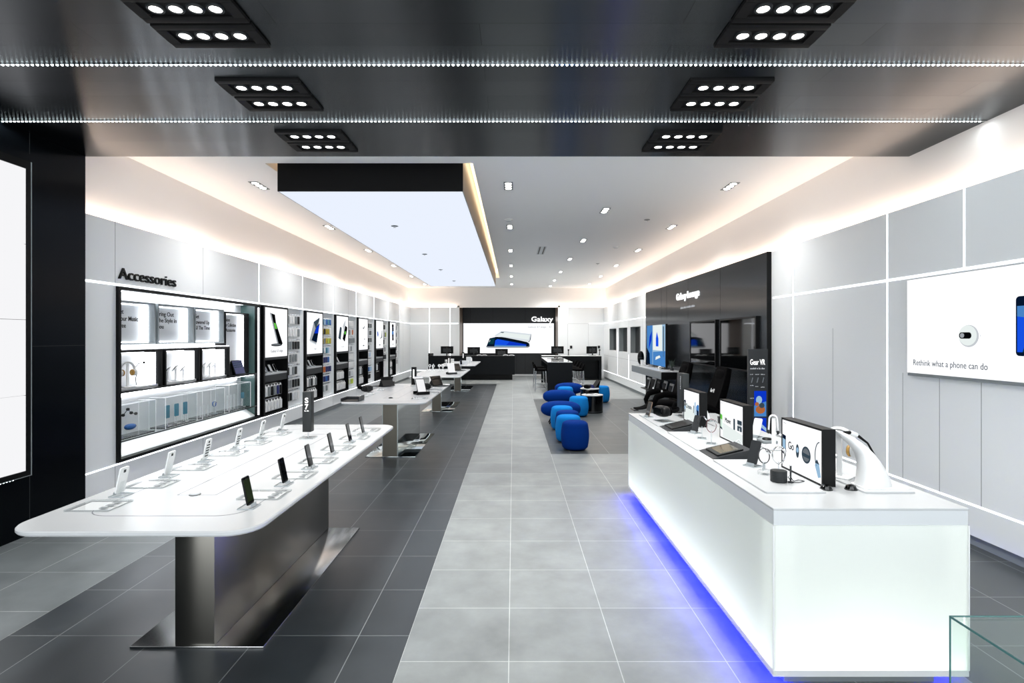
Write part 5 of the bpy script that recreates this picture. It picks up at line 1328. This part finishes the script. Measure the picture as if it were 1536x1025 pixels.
for k, px in enumerate((719, 726.5, 758.5, 767.5)):
    t = thing('paper_tray', 'white paper tray on the left service desk, %s from the wall side' % ORDC[k], 'tray', (mx(px, 23.02), 23.03, 1.016), 0, 'paper trays on the left service desk'); obj('tray', MB().tube([(-.11, 0, .006), (-.05, 0, .035), (.05, 0, .035), (.11, 0, .006)], .012, 8), M['satinwhite'], t); obj('sheet', MB().box(-.09, .09, -.05, .05, 0, .005), M['white'], t)
for px, lab in ((852.5, 'slim black payment terminal on the right service desk between its monitors'), (899, 'slim black post beside the turned monitor on the right service desk')):
    t = thing('payment_terminal', lab, 'terminal', (mx(px), 23.3, 1.02)); obj('post', MB().cyl((0, 0, .01), (0, 0, .2), .018), M['charcoal'], t); obj('head', MB().box(-.035, .035, -.03, .02, .2, .26, .006), M['black'], t); obj('foot', MB().lathe([(0, 0), (.06, 0), (.055, .012), (0, .012)], 20), M['black'], t)
# counter-height bar table
bt = thing('bar_table', 'black slab-ended bar table with a glossy pale top in the middle of the rear', 'table', (1.09, 17.6, 0))
M['paletop'] = mat('gloss_pale_top', 'dfe3e3', .06, coat=.5)
obj('top', MB().box(0, .795, 0, 4.0, .985, 1.0), M['paletop'], bt)
obj('body', MB().box(0, .795, 0, .06, 0, .9845).box(0, .795, 3.94, 4.0, 0, .9845).box(0, .795, .06, 3.94, .90, .9845).box(.36, .43, .06, 3.94, 0, .90), M['desk'], bt)
for k, (x, y) in enumerate(((.35, 1.6), (.55, 2.2), (.3, 2.8))):
    t = thing('tablet', ('nearest', 'middle', 'farthest')[k]+' dark tablet lying on the glossy bar table', 'tablet', (1.09+x, 17.6+y, 1.0), .4*k, 'tablets on the bar table'); obj('body', MB().box(-.13, .13, -.09, .09, 0, .012, .004), M['black'], t); obj('display', MB().box(-.12, .12, -.08, .08, .012, .0128), M['glossblack'], t)
def stool(x, y, face, lab, proto=None):
    rz = {'r': PI/2, 'l': -PI/2}[face]   # local -y is the sitter's front
    if proto: return dup(proto, (x, y, 0), rz, lab)
    t = thing('bar_stool', lab, 'stool', (x, y, 0), rz, 'bar stools at the bar table')
    obj('seat', MB().sup((0, 0, .72), .21, .2, .045, 5, 3), M['fabricblack'], t)
    path, sect = [], []
    for k in range(7):
        u = k/6; path.append(((0, .16+.06*u, .72+.19*u), (1, 0, 0), (0, 1, -.25)))
        sect.append([(.2*math.copysign(abs(math.cos(a))**.5, math.cos(a)), .022*math.sin(a)-.06*abs(math.cos(a))**4*(1-.6*u)) for a in [2*PI*j/20 for j in range(20)]])
    obj('backrest', MB().sweep(path, sect), M['fabricblack'], t)
    for sx in (-1, 1):
        for sy in (-1, 1): obj('leg', MB().cyl((sx*.18, sy*.16, .69), (sx*.205, sy*.19, 0), .011), M['chrome'], t)
    for z, s_ in ((.28, .195), (.1, .2)):
        fr = MB().cyl((-s_, -s_*.92, z), (s_, -s_*.92, z), .008).cyl((-s_, s_*.92, z), (s_, s_*.92, z), .008).cyl((-s_, -s_*.92, z), (-s_, s_*.92, z), .008).cyl((s_, -s_*.92, z), (s_, s_*.92, z), .008)
        obj('footrest', fr, M['chrome'], t)
    return t
st = None
for k, y in enumerate((18.1, 19.6)):
    o = stool(.90, y, 'r', 'black bar stool on the aisle side of the bar table, %s' % ('the nearer one', 'the farther one')[k], st); st = st or o
for k, y in enumerate((18.15, 18.95, 19.75, 20.55)):
    stool(2.12, y, 'l', 'black bar stool on the wall side of the bar table, %s of four' % ('nearest', 'second', 'third', 'farthest')[k], st)
# ------------------------------------------------------------------ blue poufs and round tables
pouf_proto = {}
def pouf(x, y, col, lab, r=.225, h=.455):
    if col in pouf_proto: return dup(pouf_proto[col], (x, y, 0), None, lab)
    t = thing('pouf', lab, 'pouf', (x, y, 0), 0, 'blue poufs')
    prof = [(0, .018), (r*.78, .018), (r*.84, .03)]
    for k in range(13):
        u = k/12; prof.append((r*(.87+.13*math.sin(PI*(u*.86+.08))), .045+(h-.085)*u))
    prof += [(r*.80, h-.018), (r*.68, h-.006), (r*.4, h), (0, h+.003)]
    obj('cushion', MB().lathe(prof, 40), M[col], t)
    obj('base', MB().lathe([(0, 0), (r*.7, 0), (r*.74, .018), (0, .018)], 32), M['black'], t)
    obj('seam', MB().tube([(r*.865*math.cos(a), r*.865*math.sin(a), h-.034) for a in [2*PI*k/48 for k in range(48)]], .0022, 5, True), M[col], t)
    pouf_proto[col] = t
    return t
pouf(.985, 8.82, 'navy', 'dark blue pouf at the near end of the row of poufs')
pouf(.945, 9.47, 'azure', 'light blue pouf right behind the nearest dark blue pouf')
pouf(.985, 10.05, 'navy', 'dark blue pouf between two light blue poufs near the front of the row')
pouf(.945, 10.72, 'azure', 'light blue pouf before the nearest dark blue oval bench')
pouf(1.478, 12.5, 'azure', 'light blue pouf between the dark benches and the nearer round black table')
pouf(1.40, 14.9, 'azure', 'light blue pouf showing its top between two dark blue oval benches')
pouf(2.43, 15.2, 'azure', 'light blue pouf alone on the wall side of the round black tables')
bproto = None
def bench(x, y, lab, rz=0):
    global bproto
    if bproto: return dup(bproto, (x, y, 0), rz, lab)
    t = thing('oval_bench', lab, 'bench', (x, y, 0), rz, 'dark blue oval benches')
    obj('cushion', MB().sup((0, 0, .295), .415, .235, .165, 2.6, 2.5, 40, 20), M['navy'], t)
    for sx in (-1, 1):
        for sy in (-1, 1): obj('leg', MB().cyl((sx*.17, sy*.09, .15), (sx*.24, sy*.12, 0), .017, .012), M['black'], t)
    obj('frame', MB().box(-.2, .2, -.1, .1, .13, .15), M['black'], t)
    bproto = t
    return t
bench(.986, 11.5, 'nearest dark blue oval bench on splayed black legs')
bench(1.16, 13.95, 'middle dark blue oval bench, behind the nearest oval bench')
bench(1.62, 16.1, 'farthest dark blue oval bench, beside the end of the bar table')
def round_table(x, y, lab):
    t = thing('round_table', lab, 'table', (x, y, 0), 0, 'round black tables')
    obj('drum', MB().lathe([(0, 0), (.245, 0), (.25, .005), (.25, .405), (0, .405)], 40), M['glossblack'], t)
    obj('top', MB().lathe([(0, .405), (.252, .405), (.255, .409), (.255, .422), (.25, .426), (0, .426)], 40), M['white'], t)
    obj('slat_band', MB().lathe([(.25, .02), (.2515, .025), (.2515, .04), (.25, .045)], 40), M['charcoal'], t)
    return t
round_table(1.88, 13.15, 'nearer round black table with a white top among the blue poufs')
round_table(2.04, 14.75, 'farther round black table with a white top among the blue poufs')
headset((1.82, 13.2, .426), .6, 'black headset on the nearer round table', None, False, 0)
headset((1.97, 14.66, .426), 2.2, 'black headset on the farther round table', None, False, .0)
t = thing('document_holder', 'dark blue folded stand tilted on the far edge of the farther round table', 'display stand', (2.17, 14.88, .426), .5)
obj('back_sheet', MB().prism([(-.02, 0), (.1, 0), (.16, .2), (.15, .2)], 1, -.09, .09), M['black'], t); obj('front_sheet', MB().prism([(-.1, .0), (-.03, 0), (-.03, .01), (-.1, .09)], 1, -.09, .09), M['navypl'], t)
for k, (x, y) in enumerate(((1.8, 13.05), (1.97, 13.15), (1.92, 14.9))):
    t = thing('controller', ('white controller beside the headset on the nearer round table', 'pale dish-shaped pad on the wall side of the nearer round table', 'white controller lying beside the headset on the farther round table')[k], 'controller', (x, y, .426), k)
    obj('body', MB().box(-.06, .06, -.025, .025, 0, .025, .01), M['satinwhite'], t); obj('touch_pad', MB().lathe([(0, .0252), (.018, .0252), (0, .027)], 14, (.025, 0, 0)), M['darkgrey'], t)
EXPO=0.5
# ------------------------------------------------------------------ world, camera, view
wd = bpy.data.worlds.new('mall_daylight'); S.world = wd; wd.use_nodes = True
bg = wd.node_tree.nodes['Background']; bg.inputs[0].default_value = (.93, .97, 1, 1); bg.inputs[1].default_value = 3.0
cd = bpy.data.cameras.new('camera'); cam = bpy.data.objects.new('camera', cd); C.objects.link(cam)
cam.location = (0, 0, EYE); cam.rotation_euler = (PI/2, 0, 0)
cd.sensor_width = 36; cd.lens = 828/1536*36; cd.shift_x = -2/1536; cd.shift_y = -6.5/1536
cd.clip_start = .05
S.camera = cam
S.view_settings.view_transform = 'Standard'; S.view_settings.look = 'None'; S.view_settings.gamma = 1; S.view_settings.use_curve_mapping = False
S.view_settings.exposure = EXPO
S.cycles.use_denoising = True
S.cycles.max_bounces = 10; S.cycles.diffuse_bounces = 5; S.cycles.glossy_bounces = 4; S.cycles.transparent_max_bounces = 24; S.cycles.transmission_bounces = 6
S.cycles.sample_clamp_indirect = 6
S.cycles.caustics_reflective = False; S.cycles.caustics_refractive = False
